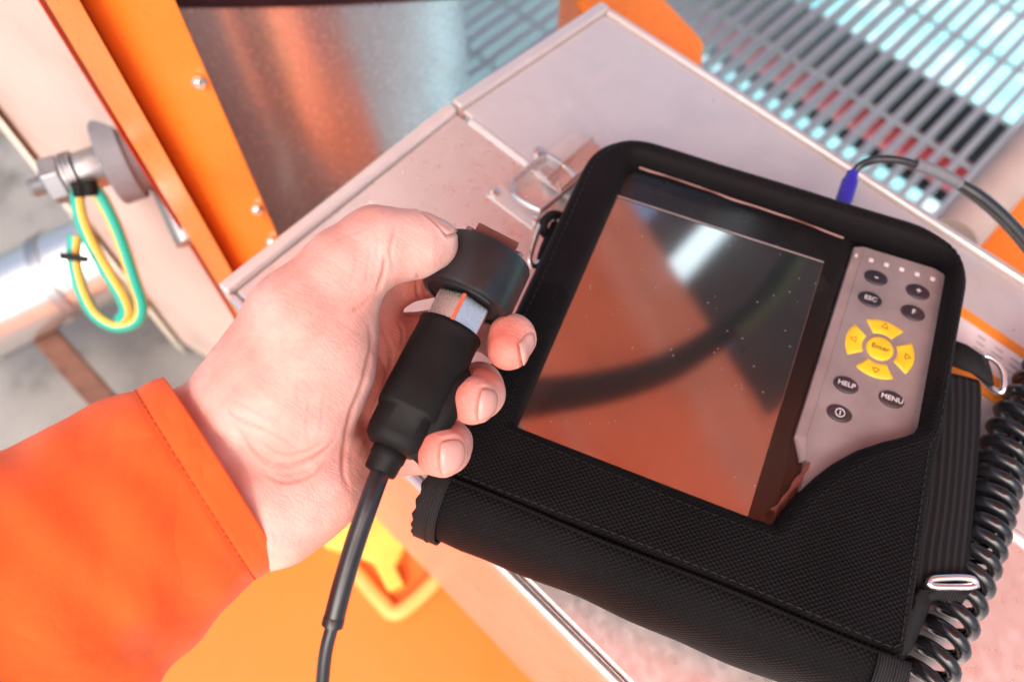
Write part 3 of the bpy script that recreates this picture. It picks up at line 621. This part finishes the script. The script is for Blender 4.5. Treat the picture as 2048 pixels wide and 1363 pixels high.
ZT = .05035
for x, y, s in ((.0611, .1860, '-'), (.0826, .1857, '+'), (.0606, .1718, 'ESC'), (.0822, .1721, 'F'), (.0587, .1192, 'HELP'), (.0803, .1199, 'MENU'), (.0587, .1032, 'o')):
    b = oval(x, y, .0060, .0043, 'button', M['btn'])
    if s == 'o':
        th = np.arange(32) * 2 * math.pi / 32
        MB().tube([(x + .0021 * math.cos(t), y + .0021 * math.sin(t), ZT) for t in th], .00022, 6, closed=True).build('power_symbol', M['white'], b)
        MB().box((x, y, ZT), .00045, .0022, .0003).build('power_symbol', M['white'], b, smooth=False)
    else: text(s, x, y, ZT - .0001, {'-': .0060, '+': .0052, 'F': .0040}.get(s, .0036), b, M['white'], 1.05)
b = oval(.0703, .1453, .0066, .0066, 'button', M['ybtn']); text('Enter', .0703, .1453, ZT - .00005, .0040, b, M['brownprint'])
def arcbtn(a0):
    ri_, ro_ = .0086, .0168; hw = 36; A = []
    for k in np.linspace(0, 1, 7):
        r = ri_ + (ro_ - ri_) * k; edge = hw - 2.5 - 4.0 * (.0086 / r - .5)
        row = []
        for q in np.linspace(-1, 1, 17):
            a = math.radians(a0 + edge * q); c = min(1, min(1 - abs(q), k, 1 - k) * 8); row.append((.0703 + r * math.cos(a), .1453 + r * math.sin(a), .0491 + .0009 * (c ** .5)))
        A.append(row)
    m = MB().grid(A); bt = m.build('button', M['ybtn'], pn)
    rm = (ri_ + ro_) / 2 + .0003; cx, cy = .0703 + rm * math.cos(math.radians(a0)), .1453 + rm * math.sin(math.radians(a0))
    P = [(cx + .0019 * math.cos(math.radians(a0 + k)), cy + .0019 * math.sin(math.radians(a0 + k)), ZT - .0002) for k in (0, 120, 240)]
    MB().tube(np.array([np.array(P[i]) + (np.array(P[(i + 1) % 3]) - np.array(P[i])) * k for i in range(3) for k in (0, .33, .66)]), .00017, 6, closed=True).build('arrow', M['brownprint'], bt)
for a0 in (90, 180, 0, 270): arcbtn(a0)
for i in range(6):
    MB().box((.0490 + .0079 * i, .1962 + .0001 * i, .0491), .0024 if i else .0015, .0023, .0005).build('indicator', M['lamp'], pn, smooth=False, bevel=.0002)

# ------------------------------------------------------------------ cables on the box
CL = spline([U(x, y, d) for x, y, d in ((2120, 700, .47), (2075, 770, .462), (2038, 830, .452), (2010, 900, .442), (1985, 990, .428), (1962, 1080, .416), (1930, 1170, .404), (1893, 1260, .392), (1852, 1350, .380), (1800, 1450, .366))], 60)
CL = np.array([p * 1 for p in CL]); CL[:, 2] = np.maximum(.018, np.array([.020 + 0 * p[2] for p in CL]))
# keep the picture position while lying on the lid
pxy = spline([(x, y, 0) for x, y in ((2130, 690), (2075, 770), (2038, 830), (2010, 900), (1985, 990), (1962, 1080), (1930, 1170), (1893, 1260), (1852, 1350), (1800, 1450))], 60)
CL = np.array([G(p[0], p[1], .0205) for p in pxy])
L = np.concatenate([[0], np.cumsum(np.linalg.norm(np.diff(CL, axis=0), axis=1))]); Tn = np.gradient(CL, axis=0); Tn /= np.linalg.norm(Tn, axis=1)[:, None]
ph = 0; HPt = []; s = 0; rc = .0090
while s < L[-1]:
    p = np.array([np.interp(s, L, CL[:, k]) for k in range(3)]); tn = unit(np.array([np.interp(s, L, Tn[:, k]) for k in range(3)]))
    f = s / L[-1]; pitch = .0112 - .0032 * math.exp(-((f - .5) / .16) ** 2); u = unit(np.cross(tn, ZU)); v = np.cross(u, tn)
    HPt.append(p + rc * (math.cos(ph) * u + math.sin(ph) * v)); ph += 2 * math.pi / 22; s += pitch / 22
tag(MB().tube(HPt, .0033, 10).build('coiled_cord', M['coil']), 'black coiled cord lying beside the case on the right', 'cord')
pc = thing('plug_cable', 'black cable with a blue plug above the top edge of the case', 'cable', G(1690, 400, .02))
a, b = G(1684, 412, .030), G(1706, 344, .036)
MB().lathe(a, b - a, [(.0042, 0), (.0046, .004), (.0046, .016), (.0036, .0185), (.0032, np.linalg.norm(b - a)), (.002, np.linalg.norm(b - a) + .001)], 24).build('plug', M['blue'], pc)
P = spline([G(x, y, z) for x, y, z in ((1704, 352, .035), (1722, 330, .040), (1762, 318, .046), (1815, 324, .046), (1880, 348, .040), (1960, 395, .032), (2030, 460, .02), (2110, 560, .0))], 8)
MB().tube(P, np.interp(np.linspace(0, 1, len(P)), [0, .55, .7, 1], [.0021, .0023, .0040, .0042]), 14).build('lead', M['cableblack'], pc)
i0 = int(len(P) * .47); i1 = int(len(P) * .66)
MB().tube(P[i0:i1] + ZU * .0003, .0036, 14).build('sleeve', M['greydisc'], pc)  # painted sheen: grey tube for the light reflected by the black lead
#@@PART4
# ------------------------------------------------------------------ sensor probe held in the hand
PA, PB = U(953, 556, .310), U(772, 918, .288); pax = unit(PB - PA); PL = np.linalg.norm(PB - PA)   # axis from the puck to the cable
toC = unit(CC - PA)
pb = thing('sensor_probe', 'black handheld sensor probe with a round magnetic head gripped in the fingers', 'sensor', PA)
MB().lathe(PA, pax, [(.0050, -.0112), (.0168, -.0112), (.0178, -.0108), (.0183, -.0098), (.0184, .0090), (.0181, .0103), (.0172, .0110), (.0155, .0112), (.0150, .0104), (.0085, .0104)], 72).build('magnet_head', M['rubberworn'], pb, ang=35)
u_, v_, _ = frame_of(pax); sd_ = unit(np.cross(pax, toC)); fr_ = np.cross(sd_, pax)
axm = (sd_, fr_, pax)
topc = PA - pax * .0112
sgn = 1 if sd_ @ RC[:, 0] > 0 else -1
MB().box(topc - pax * .0032 + fr_ * .004, .0175, .010, .0068, axm).build('pole_piece', M['brown'], pb, smooth=False, bevel=.0006)
for k in (-1, 1):
    MB().lathe(topc - pax * .0030 + fr_ * .006 + sd_ * k * .0105, pax, [(.0010, -.0010), (.0017, -.0008), (.0017, .0032), (.0012, .0036)], 12).build('pin', M['zinc'], pb)
MB().lathe(PA + pax * .0105, pax, [(.0095, 0), (.0117, .0012), (.0117, .0150)], 6, u0=math.cos(.42) * sd_ + math.sin(.42) * fr_).build('hex_nut', M['nutsteel'], pb, smooth=False, bevel=.0005)
a6 = .42 + math.radians(60) * (1 if sgn > 0 else 1)
best = max(range(6), key=lambda k: (math.cos(.42 + k * math.pi / 3) * sd_ + math.sin(.42 + k * math.pi / 3) * fr_) @ toC)
dv_ = math.cos(.42 + best * math.pi / 3) * sd_ + math.sin(.42 + best * math.pi / 3) * fr_
MB().box(PA + pax * .0178 + dv_ * .0115, .0014, .0018, .0125, (np.cross(dv_, pax), dv_, pax)).build('reflection_stripe', M['nutreflection'], pb, smooth=False, bevel=.0003)  # orange reflection on the nut, painted as a solid stripe
def gripf(th, h): return 1 - .055 * np.cos(4 * th) * min(1, max(0, (h - .024) / .012)) * (1 if h < .060 else .6)
gp = MB().lathe(PA, pax, [(.0113, .0228), (.0119, .0225), (.0125, .0229), (.0127, .0240), (.0124, .0254), (.0126, .029), (.0131, .034), (.0133, .042), (.0134, .050), (.0134, .0575), (.0131, .0592), (.0121, .0600), (.0120, .0680), (.0112, .0715), (.0090, .0735), (.0060, .0740)], 64, gripf, u0=sd_).build('grip', M['rubber'], pb, ang=50)
rs = sd_ * sgn
MB().tube(spline([PA + pax * .036 + rs * .0095 + fr_ * .0035, PA + pax * .042 + rs * .0118 + fr_ * .0045, PA + pax * .052 + rs * .0112 + fr_ * .0050, PA + pax * .064 + rs * .0100 + fr_ * .0035, PA + pax * .073 + rs * .0075 + fr_ * .002], 6), np.concatenate([np.linspace(.003, .0058, 7), np.linspace(.0058, .0050, 18)]), 20).build('side_lug', M['rubber'], gp)
e0 = PA + pax * .0735
MB().lathe(e0, pax, [(.0060, -.001), (.0066, .0), (.0066, .0035), (.0062, .0042), (.0060, .0085), (.0055, .0094), (.0038, .0098)], 32).build('strain_relief', M['rubber'], gp)
CP = spline([PA + pax * .080, U(745, 985, .279), U(712, 1080, .276), U(685, 1170, .274), U(664, 1252, .273)], 10)
c1 = MB().tube(CP, .0036, 20).build('cable_sleeve', M['cableblack'], pb)
CP2 = spline([CP[-1], U(652, 1300, .2735), U(645, 1363, .275), U(641, 1440, .278), U(640, 1560, .285)], 8)
MB().tube(CP2, .00235, 16).build('cable', M['cableblack'], pb)
MB().lathe(CP[-1] - unit(CP[-1] - CP[-3]) * .001, CP[-1] - CP[-3], [(.0034, -.003), (.0038, -.002), (.0038, .0008), (.0024, .0012)], 20).build('sleeve_end', M['cableblack'], pb)

# ------------------------------------------------------------------ the hand, grown as one surface from a blended distance field
def cp(x, y, d): d = d / 1000.0; return np.array([(x - 1024) / FPX * d, -(y - 681.5) / FPX * d, -d])
def smin(a, b, k): h = np.maximum(k - np.abs(a - b), 0) / k; return np.minimum(a, b) - h * h * k * .25
def seg(P, a, b, ra, rb):
    ba = b - a; t = np.clip(((P - a) @ ba) / (ba @ ba), 0, 1); return np.linalg.norm(P - a - t[..., None] * ba, axis=-1) - (ra + (rb - ra) * t)
def chain(P, pts, k=.003):
    d = None
    for (x0, y0, z0, r0), (x1, y1, z1, r1) in zip(pts[:-1], pts[1:]):
        q = seg(P, cp(x0, y0, z0), cp(x1, y1, z1), r0 / 1000, r1 / 1000); d = q if d is None else smin(d, q, k)
    return d
THUMB = [(495, 800, 290, 20.5), (608, 642, 282, 18.8), (690, 542, 284, 14.2), (752, 490, 287, 12.6), (795, 490, 290, 10.9), (840, 490, 293, 10.2), (872, 488, 296, 7.8)]
THENAR = [[(500, 850, 294, 19.5), (585, 800, 289, 22), (640, 720, 290, 18.5), (668, 655, 292, 14)]]
HYPO = [[(455, 1010, 298, 18), (545, 1010, 291, 20), (628, 965, 296, 17.5), (668, 915, 302, 14)]]
WRIST = [[(330, 965, 284, 18), (425, 868, 296, 18.5), (500, 850, 298, 19)], [(352, 1050, 284, 18), (470, 1015, 296, 19), (545, 1000, 298, 19)], [(380, 985, 288, 19), (460, 940, 297, 20), (560, 900, 306, 20)]]
META = [[(520, 800, 312, 16), (650, 690, 318, 13), (738, 618, 322, 11.5)], [(530, 850, 316, 16), (660, 760, 321, 13), (772, 690, 325, 11)],
        [(540, 920, 316, 16), (660, 850, 321, 13), (768, 800, 326, 10.8)], [(550, 980, 312, 15), (655, 925, 318, 12.5), (742, 893, 324, 10.5)],
        [(600, 880, 316, 15), (700, 760, 321, 13)]]
FING = [[(738, 604, 322, 11.2), (800, 562, 329, 8.9), (850, 550, 336, 8.7), (935, 540, 350, 8.6), (985, 556, 346, 8.2), (990, 580, 340, 7.8)],
        [(772, 690, 325, 11), (820, 676, 333, 9.8), (860, 668, 341, 9.2), (945, 655, 350, 8.9), (1008, 680, 336, 8.6), (1024, 674, 306, 8.0), (1016, 700, 300, 7.6)],
        [(768, 800, 326, 10.8), (840, 785, 340, 9.5), (905, 775, 347, 9.2), (958, 772, 330, 9.0), (958, 786, 306, 9.0), (945, 800, 294, 9.0)],
        [(742, 898, 324, 10.5), (800, 902, 334, 9.2), (852, 900, 338, 9.0), (895, 888, 320, 9.0), (888, 896, 300, 9.2), (879, 902, 290, 9.4)]]
def hand_sdf(P):
    w_ = None
    for c in WRIST: q = chain(P, c, .012); w_ = q if w_ is None else smin(w_, q, .016)
    m_ = None
    for c in META: q = chain(P, c, .006); m_ = q if m_ is None else smin(m_, q, .008)
    d = smin(w_, m_, .014)
    h_ = chain(P, HYPO[0], .010); d = smin(d, h_, .009)
    tn_ = smin(chain(P, THUMB, .007), chain(P, THENAR[0], .010), .012)
    d = smin(d, tn_, .0045)
    f_ = None
    for c in FING: q = chain(P, c, .005); f_ = q if f_ is None else np.minimum(f_, q)
    return smin(d, f_, .004)
hres = .00085
allp = np.array([cp(*p[:3]) for c in [THUMB] + THENAR + HYPO + WRIST + META + FING for p in c])
lo = allp.min(0) - .03; hi = allp.max(0) + .03
nx, ny, nz = np.ceil((hi - lo) / hres).astype(int) + 1
phi = np.empty((nx, ny, nz), np.float32)
gy, gz = np.meshgrid(lo[1] + np.arange(ny) * hres, lo[2] + np.arange(nz) * hres, indexing='ij')
# coarse pass first, the fine grid only near the surface
cs = 6; cxs = [np.arange(0, n + cs, cs) for n in (nx, ny, nz)]
CG = np.stack(np.meshgrid(*[lo[k] + cxs[k] * hres for k in range(3)], indexing='ij'), -1); cphi = hand_sdf(CG)
blk = np.abs(cphi) < hres * cs * 1.6 + .004
phi = np.repeat(np.repeat(np.repeat(cphi, cs, 0), cs, 1), cs, 2)[:nx, :ny, :nz].astype(np.float32)
msk = np.repeat(np.repeat(np.repeat(blk, cs, 0), cs, 1), cs, 2)[:nx, :ny, :nz]
idx = np.argwhere(msk)
for k in range(0, len(idx), 400000):
    q = idx[k:k + 400000]; phi[q[:, 0], q[:, 1], q[:, 2]] = hand_sdf(lo + q * hres)
def surface_nets(ph):
    s = ph < 0; c = [s[i:s.shape[0] - 1 + i, j:s.shape[1] - 1 + j, k:s.shape[2] - 1 + k] for i in (0, 1) for j in (0, 1) for k in (0, 1)]
    cnt = sum(x.astype(np.int8) for x in c); act = (cnt > 0) & (cnt < 8); cells = np.argwhere(act)
    vid = -np.ones(act.shape, np.int64); vid[act] = np.arange(len(cells)); pos = np.zeros((len(cells), 3)); num = np.zeros(len(cells))
    corner = [(i, j, k) for i in (0, 1) for j in (0, 1) for k in (0, 1)]
    val = {o: ph[cells[:, 0] + o[0], cells[:, 1] + o[1], cells[:, 2] + o[2]] for o in corner}
    for a in corner:
        for ax_ in range(3):
            if a[ax_]: continue
            b = list(a); b[ax_] = 1; b = tuple(b); va, vb = val[a], val[b]; m = (va < 0) != (vb < 0)
            t = np.where(m, va / np.where(m, va - vb, 1), 0); p = np.array(a, float) + t[:, None] * (np.array(b) - np.array(a)); pos += np.where(m[:, None], p, 0); num += m
    V = cells + pos / num[:, None]; Fc = []
    for ax_ in range(3):
        n = [slice(None)] * 3; n2 = [slice(None)] * 3; n[ax_] = slice(0, -1); n2[ax_] = slice(1, None)
        e = np.argwhere(s[tuple(n)] != s[tuple(n2)]); o1, o2 = [k for k in range(3) if k != ax_]
        ok = (e[:, o1] > 0) & (e[:, o2] > 0) & (e[:, o1] < ph.shape[o1] - 1) & (e[:, o2] < ph.shape[o2] - 1); e = e[ok]
        def cell(d1, d2): q = e.copy(); q[:, o1] -= d1; q[:, o2] -= d2; return vid[q[:, 0], q[:, 1], q[:, 2]]
        Q = np.stack([cell(1, 1), cell(0, 1), cell(0, 0), cell(1, 0)], 1); ins = s[e[:, 0], e[:, 1], e[:, 2]]
        flip = ins if ax_ != 1 else ~ins; Q[~flip] = Q[~flip][:, ::-1]; Fc.append(Q)
    return V, np.concatenate(Fc)
HV, HF = surface_nets(phi); HV = lo + HV * hres
eps = .0004
def grad(P): return np.stack([hand_sdf(P + np.eye(3)[k] * eps) - hand_sdf(P - np.eye(3)[k] * eps) for k in range(3)], -1) / (2 * eps)
for _ in range(2): g_ = grad(HV); HV = HV - g_ * hand_sdf(HV)[:, None] / np.maximum((g_ ** 2).sum(-1, keepdims=True), .2)
g_ = grad(HV); g_ /= np.linalg.norm(g_, axis=1)[:, None]
# creases: fine folds pressed into the surface, given as picture-plane polylines with a depth in mm and width in mm
px_ = 1024 + FPX * HV[:, 0] / -HV[:, 2]; py_ = 681.5 - FPX * HV[:, 1] / -HV[:, 2]; mmpx = -HV[:, 2] / FPX * 1000; facing = g_[:, 2] > .15
CREASE = [([(470, 852), (505, 900), (540, 926), (590, 930), (640, 905), (680, 868)], .55, .9), ([(440, 800), (470, 835), (520, 858), (570, 880), (600, 905)], .35, .8), ([(520, 880), (560, 905), (610, 905), (650, 880)], .3, .7),
          ([(520, 945), (570, 962), (625, 945), (660, 915)], .35, .8), ([(455, 800), (490, 812), (540, 840)], .25, .6), ([(735, 640), (742, 690), (728, 760), (705, 820), (690, 880), (688, 940), (700, 985)], .5, 1.0),
          ([(560, 700), (640, 690), (700, 700)], .12, .6), ([(580, 740), (640, 735), (690, 745)], .12, .6), ([(620, 790), (612, 850), (622, 900)], .14, .6), ([(650, 770), (645, 830), (640, 870)], .14, .6), ([(600, 760), (590, 820)], .12, .6),
          ([(772, 505), (768, 540), (752, 585)], .5, .9), ([(790, 452), (782, 500), (788, 546)], .35, .8), ([(742, 480), (735, 530), (728, 575)], .15, .7), ([(715, 505), (705, 560)], .12, .7), ([(757, 470), (752, 520)], .18, .7),
          ([(640, 500), (690, 470), (730, 460)], .12, .8), ([(833, 540), (836, 575), (840, 600)], .5, .9), ([(795, 640), (805, 665), (800, 700)], .35, .8), ([(760, 640), (780, 720), (745, 830), (715, 930)], .5, 1.0), ([(740, 690), (770, 740), (760, 800)], .35, .8),
          ([(700, 620), (722, 612), (740, 600)], .4, .9), ([(540, 1060), (552, 1075), (545, 1095)], .2, .6), ([(660, 640), (700, 650), (735, 680)], .12, .6)]
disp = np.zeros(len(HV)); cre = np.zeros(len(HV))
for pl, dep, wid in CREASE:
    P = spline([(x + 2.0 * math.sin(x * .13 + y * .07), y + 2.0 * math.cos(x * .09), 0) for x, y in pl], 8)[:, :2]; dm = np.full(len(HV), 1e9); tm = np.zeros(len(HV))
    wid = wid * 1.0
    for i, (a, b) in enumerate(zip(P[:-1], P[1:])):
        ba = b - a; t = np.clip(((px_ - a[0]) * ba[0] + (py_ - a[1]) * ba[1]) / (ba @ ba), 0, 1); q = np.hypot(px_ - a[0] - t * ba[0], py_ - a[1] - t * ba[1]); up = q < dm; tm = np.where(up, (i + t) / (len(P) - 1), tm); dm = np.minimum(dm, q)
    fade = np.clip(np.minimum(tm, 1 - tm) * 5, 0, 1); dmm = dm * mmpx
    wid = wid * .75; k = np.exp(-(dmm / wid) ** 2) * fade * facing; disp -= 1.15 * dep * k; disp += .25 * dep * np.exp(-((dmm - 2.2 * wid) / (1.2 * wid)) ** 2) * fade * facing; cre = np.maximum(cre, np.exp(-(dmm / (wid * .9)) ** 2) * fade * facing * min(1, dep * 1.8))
lump = .18 * np.sin(HV[:, 0] * 310 + 2 * np.sin(HV[:, 1] * 170)) * np.sin(HV[:, 1] * 260 + HV[:, 2] * 200) + .10 * np.sin(HV[:, 0] * 620 + HV[:, 2] * 500) * np.sin(HV[:, 1] * 540)
NAILS = []
def nail(c, n, t, wid, length, rr):
    c = cp(*c); n = unit(n); t = unit(np.asarray(t) - n * (np.asarray(t) @ n)); s = np.cross(n, t); nu, nv = 17, 17; hw = wid / 2 / rr; hl = length / 2 / rr
    pts = []
    for i in range(nv):
        l = -1 + 2 * i / (nv - 1)                                    # -1 root, +1 free edge
        wmax = (1 - max(0, -l) ** 2.6 * .62) * (1 - .10 * max(0, l) ** 3)
        for j in range(nu):
            q = -1 + 2 * j / (nu - 1); a = q * hw * wmax; b = hl * (l + (.16 * (1 - q * q) if l > .9 else 0))
            pts.append((unit(n * math.cos(a) * math.cos(b) + s * math.sin(a) + t * math.sin(b) * math.cos(a)), q, l))
    D = np.array([p[0] for p in pts]); lo_ = np.zeros(len(D)); hi_ = np.full(len(D), .03)
    for _ in range(24):
        m = (lo_ + hi_) / 2; ins = hand_sdf(c + D * m[:, None]) < 0; lo_ = np.where(ins, m, lo_); hi_ = np.where(ins, hi_, m)
    out = np.array([c + dd * (r - .0006 + .0009 * (min(1, (1 - abs(q)) * 3.5) ** .5 * min(1, (1 + l) * 2.5) ** .5) + .0007 * max(0, l) ** 2) for (dd, q, l), r in zip(pts, lo_)])
    rim = np.array([c + dd * r for (dd, q, l), r in zip(pts, lo_) if abs(q) == 1 or abs(l) == 1]); NAILS.append((out.reshape(nv, nu, 3), rim, c + D * lo_[:, None]))
nail((952, 793, 299), (.62, -.20, .76), (-.75, 0, .6), 9.6, 9.0, 9.2)
nail((884, 899, 296), (.52, -.10, .84), (-.9, -.1, .4), 9.8, 8.2, 9.4)
nail((1018, 690, 303), (.90, -.10, .42), (-.2, -.55, .8), 9.5, 10.0, 8.2)
nail((866, 489, 294), (.32, .92, .28), (.94, -.30, .1), 10.5, 11.5, 8.8)
for out, rim, surf in NAILS:
    near = np.where(np.linalg.norm(HV - surf.mean(0), axis=1) < .012)[0]
    dn = np.sqrt(((HV[near][:, None] - rim[None]) ** 2).sum(-1)).min(1) * 1000; ds = np.sqrt(((HV[near][:, None] - surf[None]) ** 2).sum(-1)).min(1) * 1000
    disp[near] += -.35 * np.exp(-(dn / .7) ** 2) + .30 * np.exp(-((dn - 1.6) / .9) ** 2) * (ds > .9) - .5 * ((ds < .8) & (dn > .8)); cre[near] = np.maximum(cre[near], .6 * np.exp(-(dn / .8) ** 2))
HV = HV + g_ * ((disp + lump) / 1000)[:, None]
red = np.zeros(len(HV))
for x, y, d, r, s in ((1000, 690, 300, 13, 1.0), (915, 800, 290, 11, 1.0), (848, 900, 286, 11, 1.0), (640, 560, 268, 22, .35), (520, 720, 270, 30, .35), (800, 660, 325, 26, .75), (830, 575, 330, 24, .85), (770, 780, 318, 26, .75), (730, 900, 315, 26, .65), (560, 860, 272, 26, .28), (800, 535, 285, 10, .35), (740, 430, 282, 12, .25), (640, 700, 272, 25, .12)):
    red = np.maximum(red, s * np.exp(-(np.linalg.norm(HV - cp(x, y, d), axis=1) * 1000 / r) ** 2))
person = thing('person', 'left hand in an orange work sleeve holding the sensor probe', 'person', U(330, 980, .285))
me = bpy.data.meshes.new('hand'); me.from_pydata((HV @ RC.T + CC).tolist(), [], HF.tolist())
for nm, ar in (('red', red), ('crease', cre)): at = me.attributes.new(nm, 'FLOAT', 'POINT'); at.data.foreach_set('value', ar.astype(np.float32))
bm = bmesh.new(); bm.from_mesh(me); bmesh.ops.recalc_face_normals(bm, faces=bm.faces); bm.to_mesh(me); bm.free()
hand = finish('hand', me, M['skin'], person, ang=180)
for out, rim, surf in NAILS: MB().grid(out @ RC.T + CC).build('fingernail', M['nail'], hand, solid=.0003, ang=180)
# sleeve
SL = spline([U(446, 938, .2885), U(345, 1000, .281), U(200, 1100, .269), U(60, 1200, .257), U(-120, 1330, .243), U(-330, 1480, .226)], 24)
rx = np.interp(np.linspace(0, 1, len(SL)), [0, .12, .4, .7, 1], [.0392, .0402, .0455, .051, .058]); rz = np.interp(np.linspace(0, 1, len(SL)), [0, .12, .4, .7, 1], [.0300, .0315, .037, .041, .046])
Ts = np.gradient(SL, axis=0); NS = 96; SG = []; SUV = []; Ls = 0
for i, p in enumerate(SL):
    tn = unit(Ts[i]); vw = unit(CC - p); a_ = unit(np.cross(tn, vw)); b_ = np.cross(a_, tn); row = []; ru = []
    if i: Ls += np.linalg.norm(SL[i] - SL[i - 1])
    for j in range(NS):
        th = 2 * math.pi * j / NS; f = i / (len(SL) - 1)
        wr = 1 + .020 * math.sin(3 * th + 9 * f) * min(1, f * 4) + .013 * math.sin(5 * th - 26 * f + 1) * min(1, f * 3) + .010 * math.sin(2 * th + 40 * f) * min(1, f * 3)
        wr += .012 * math.exp(-((Ls - .0105) / .0012) ** 2) * -1 + .010 * math.exp(-((Ls - .004) / .004) ** 2)
        wr += -.10 * math.exp(-((Ls - .094 - .012 * math.sin(th)) / .0035) ** 2) * max(0, math.sin(th)) + .03 * math.exp(-((Ls - .104 - .012 * math.sin(th)) / .006) ** 2)
        q = p + a_ * math.cos(th) * rx[i] * wr + b_ * math.sin(th) * rz[i] * wr; row.append(q); ru.append((th * .04, Ls))
    SG.append(row); SUV.append(ru)
# finer rows near the hem
SGf = np.array(SG); SUVf = np.array(SUV)
inner_ = SGf[0] + (SL[0] - SGf[0]) * .06 ; roll = np.array([inner_ + (SL[3] - SL[0]), inner_ + (SL[1] - SL[0]) * .6, inner_])
sv = MB().grid(np.concatenate([roll, SGf]), cv=True, uv=np.concatenate([SUVf[:3], SUVf])).build('sleeve', M['cloth'], person, sub=1, ang=180)
stp = []
for k in range(NS + 1):
    j = k % NS; i = next(i for i in range(len(SL)) if SUVf[i, 0, 1] > .0105); f_ = (.0105 - SUVf[i - 1, 0, 1]) / (SUVf[i, 0, 1] - SUVf[i - 1, 0, 1])
    q = SGf[i - 1, j] * (1 - f_) + SGf[i, j] * f_; ctr = SL[i - 1] * (1 - f_) + SL[i] * f_; stp.append(q + unit(q - ctr) * .0001)
stitches(stp, 'hem_stitching', sv, M['clothstitch'], .0030, .0022, .0005, .0006)
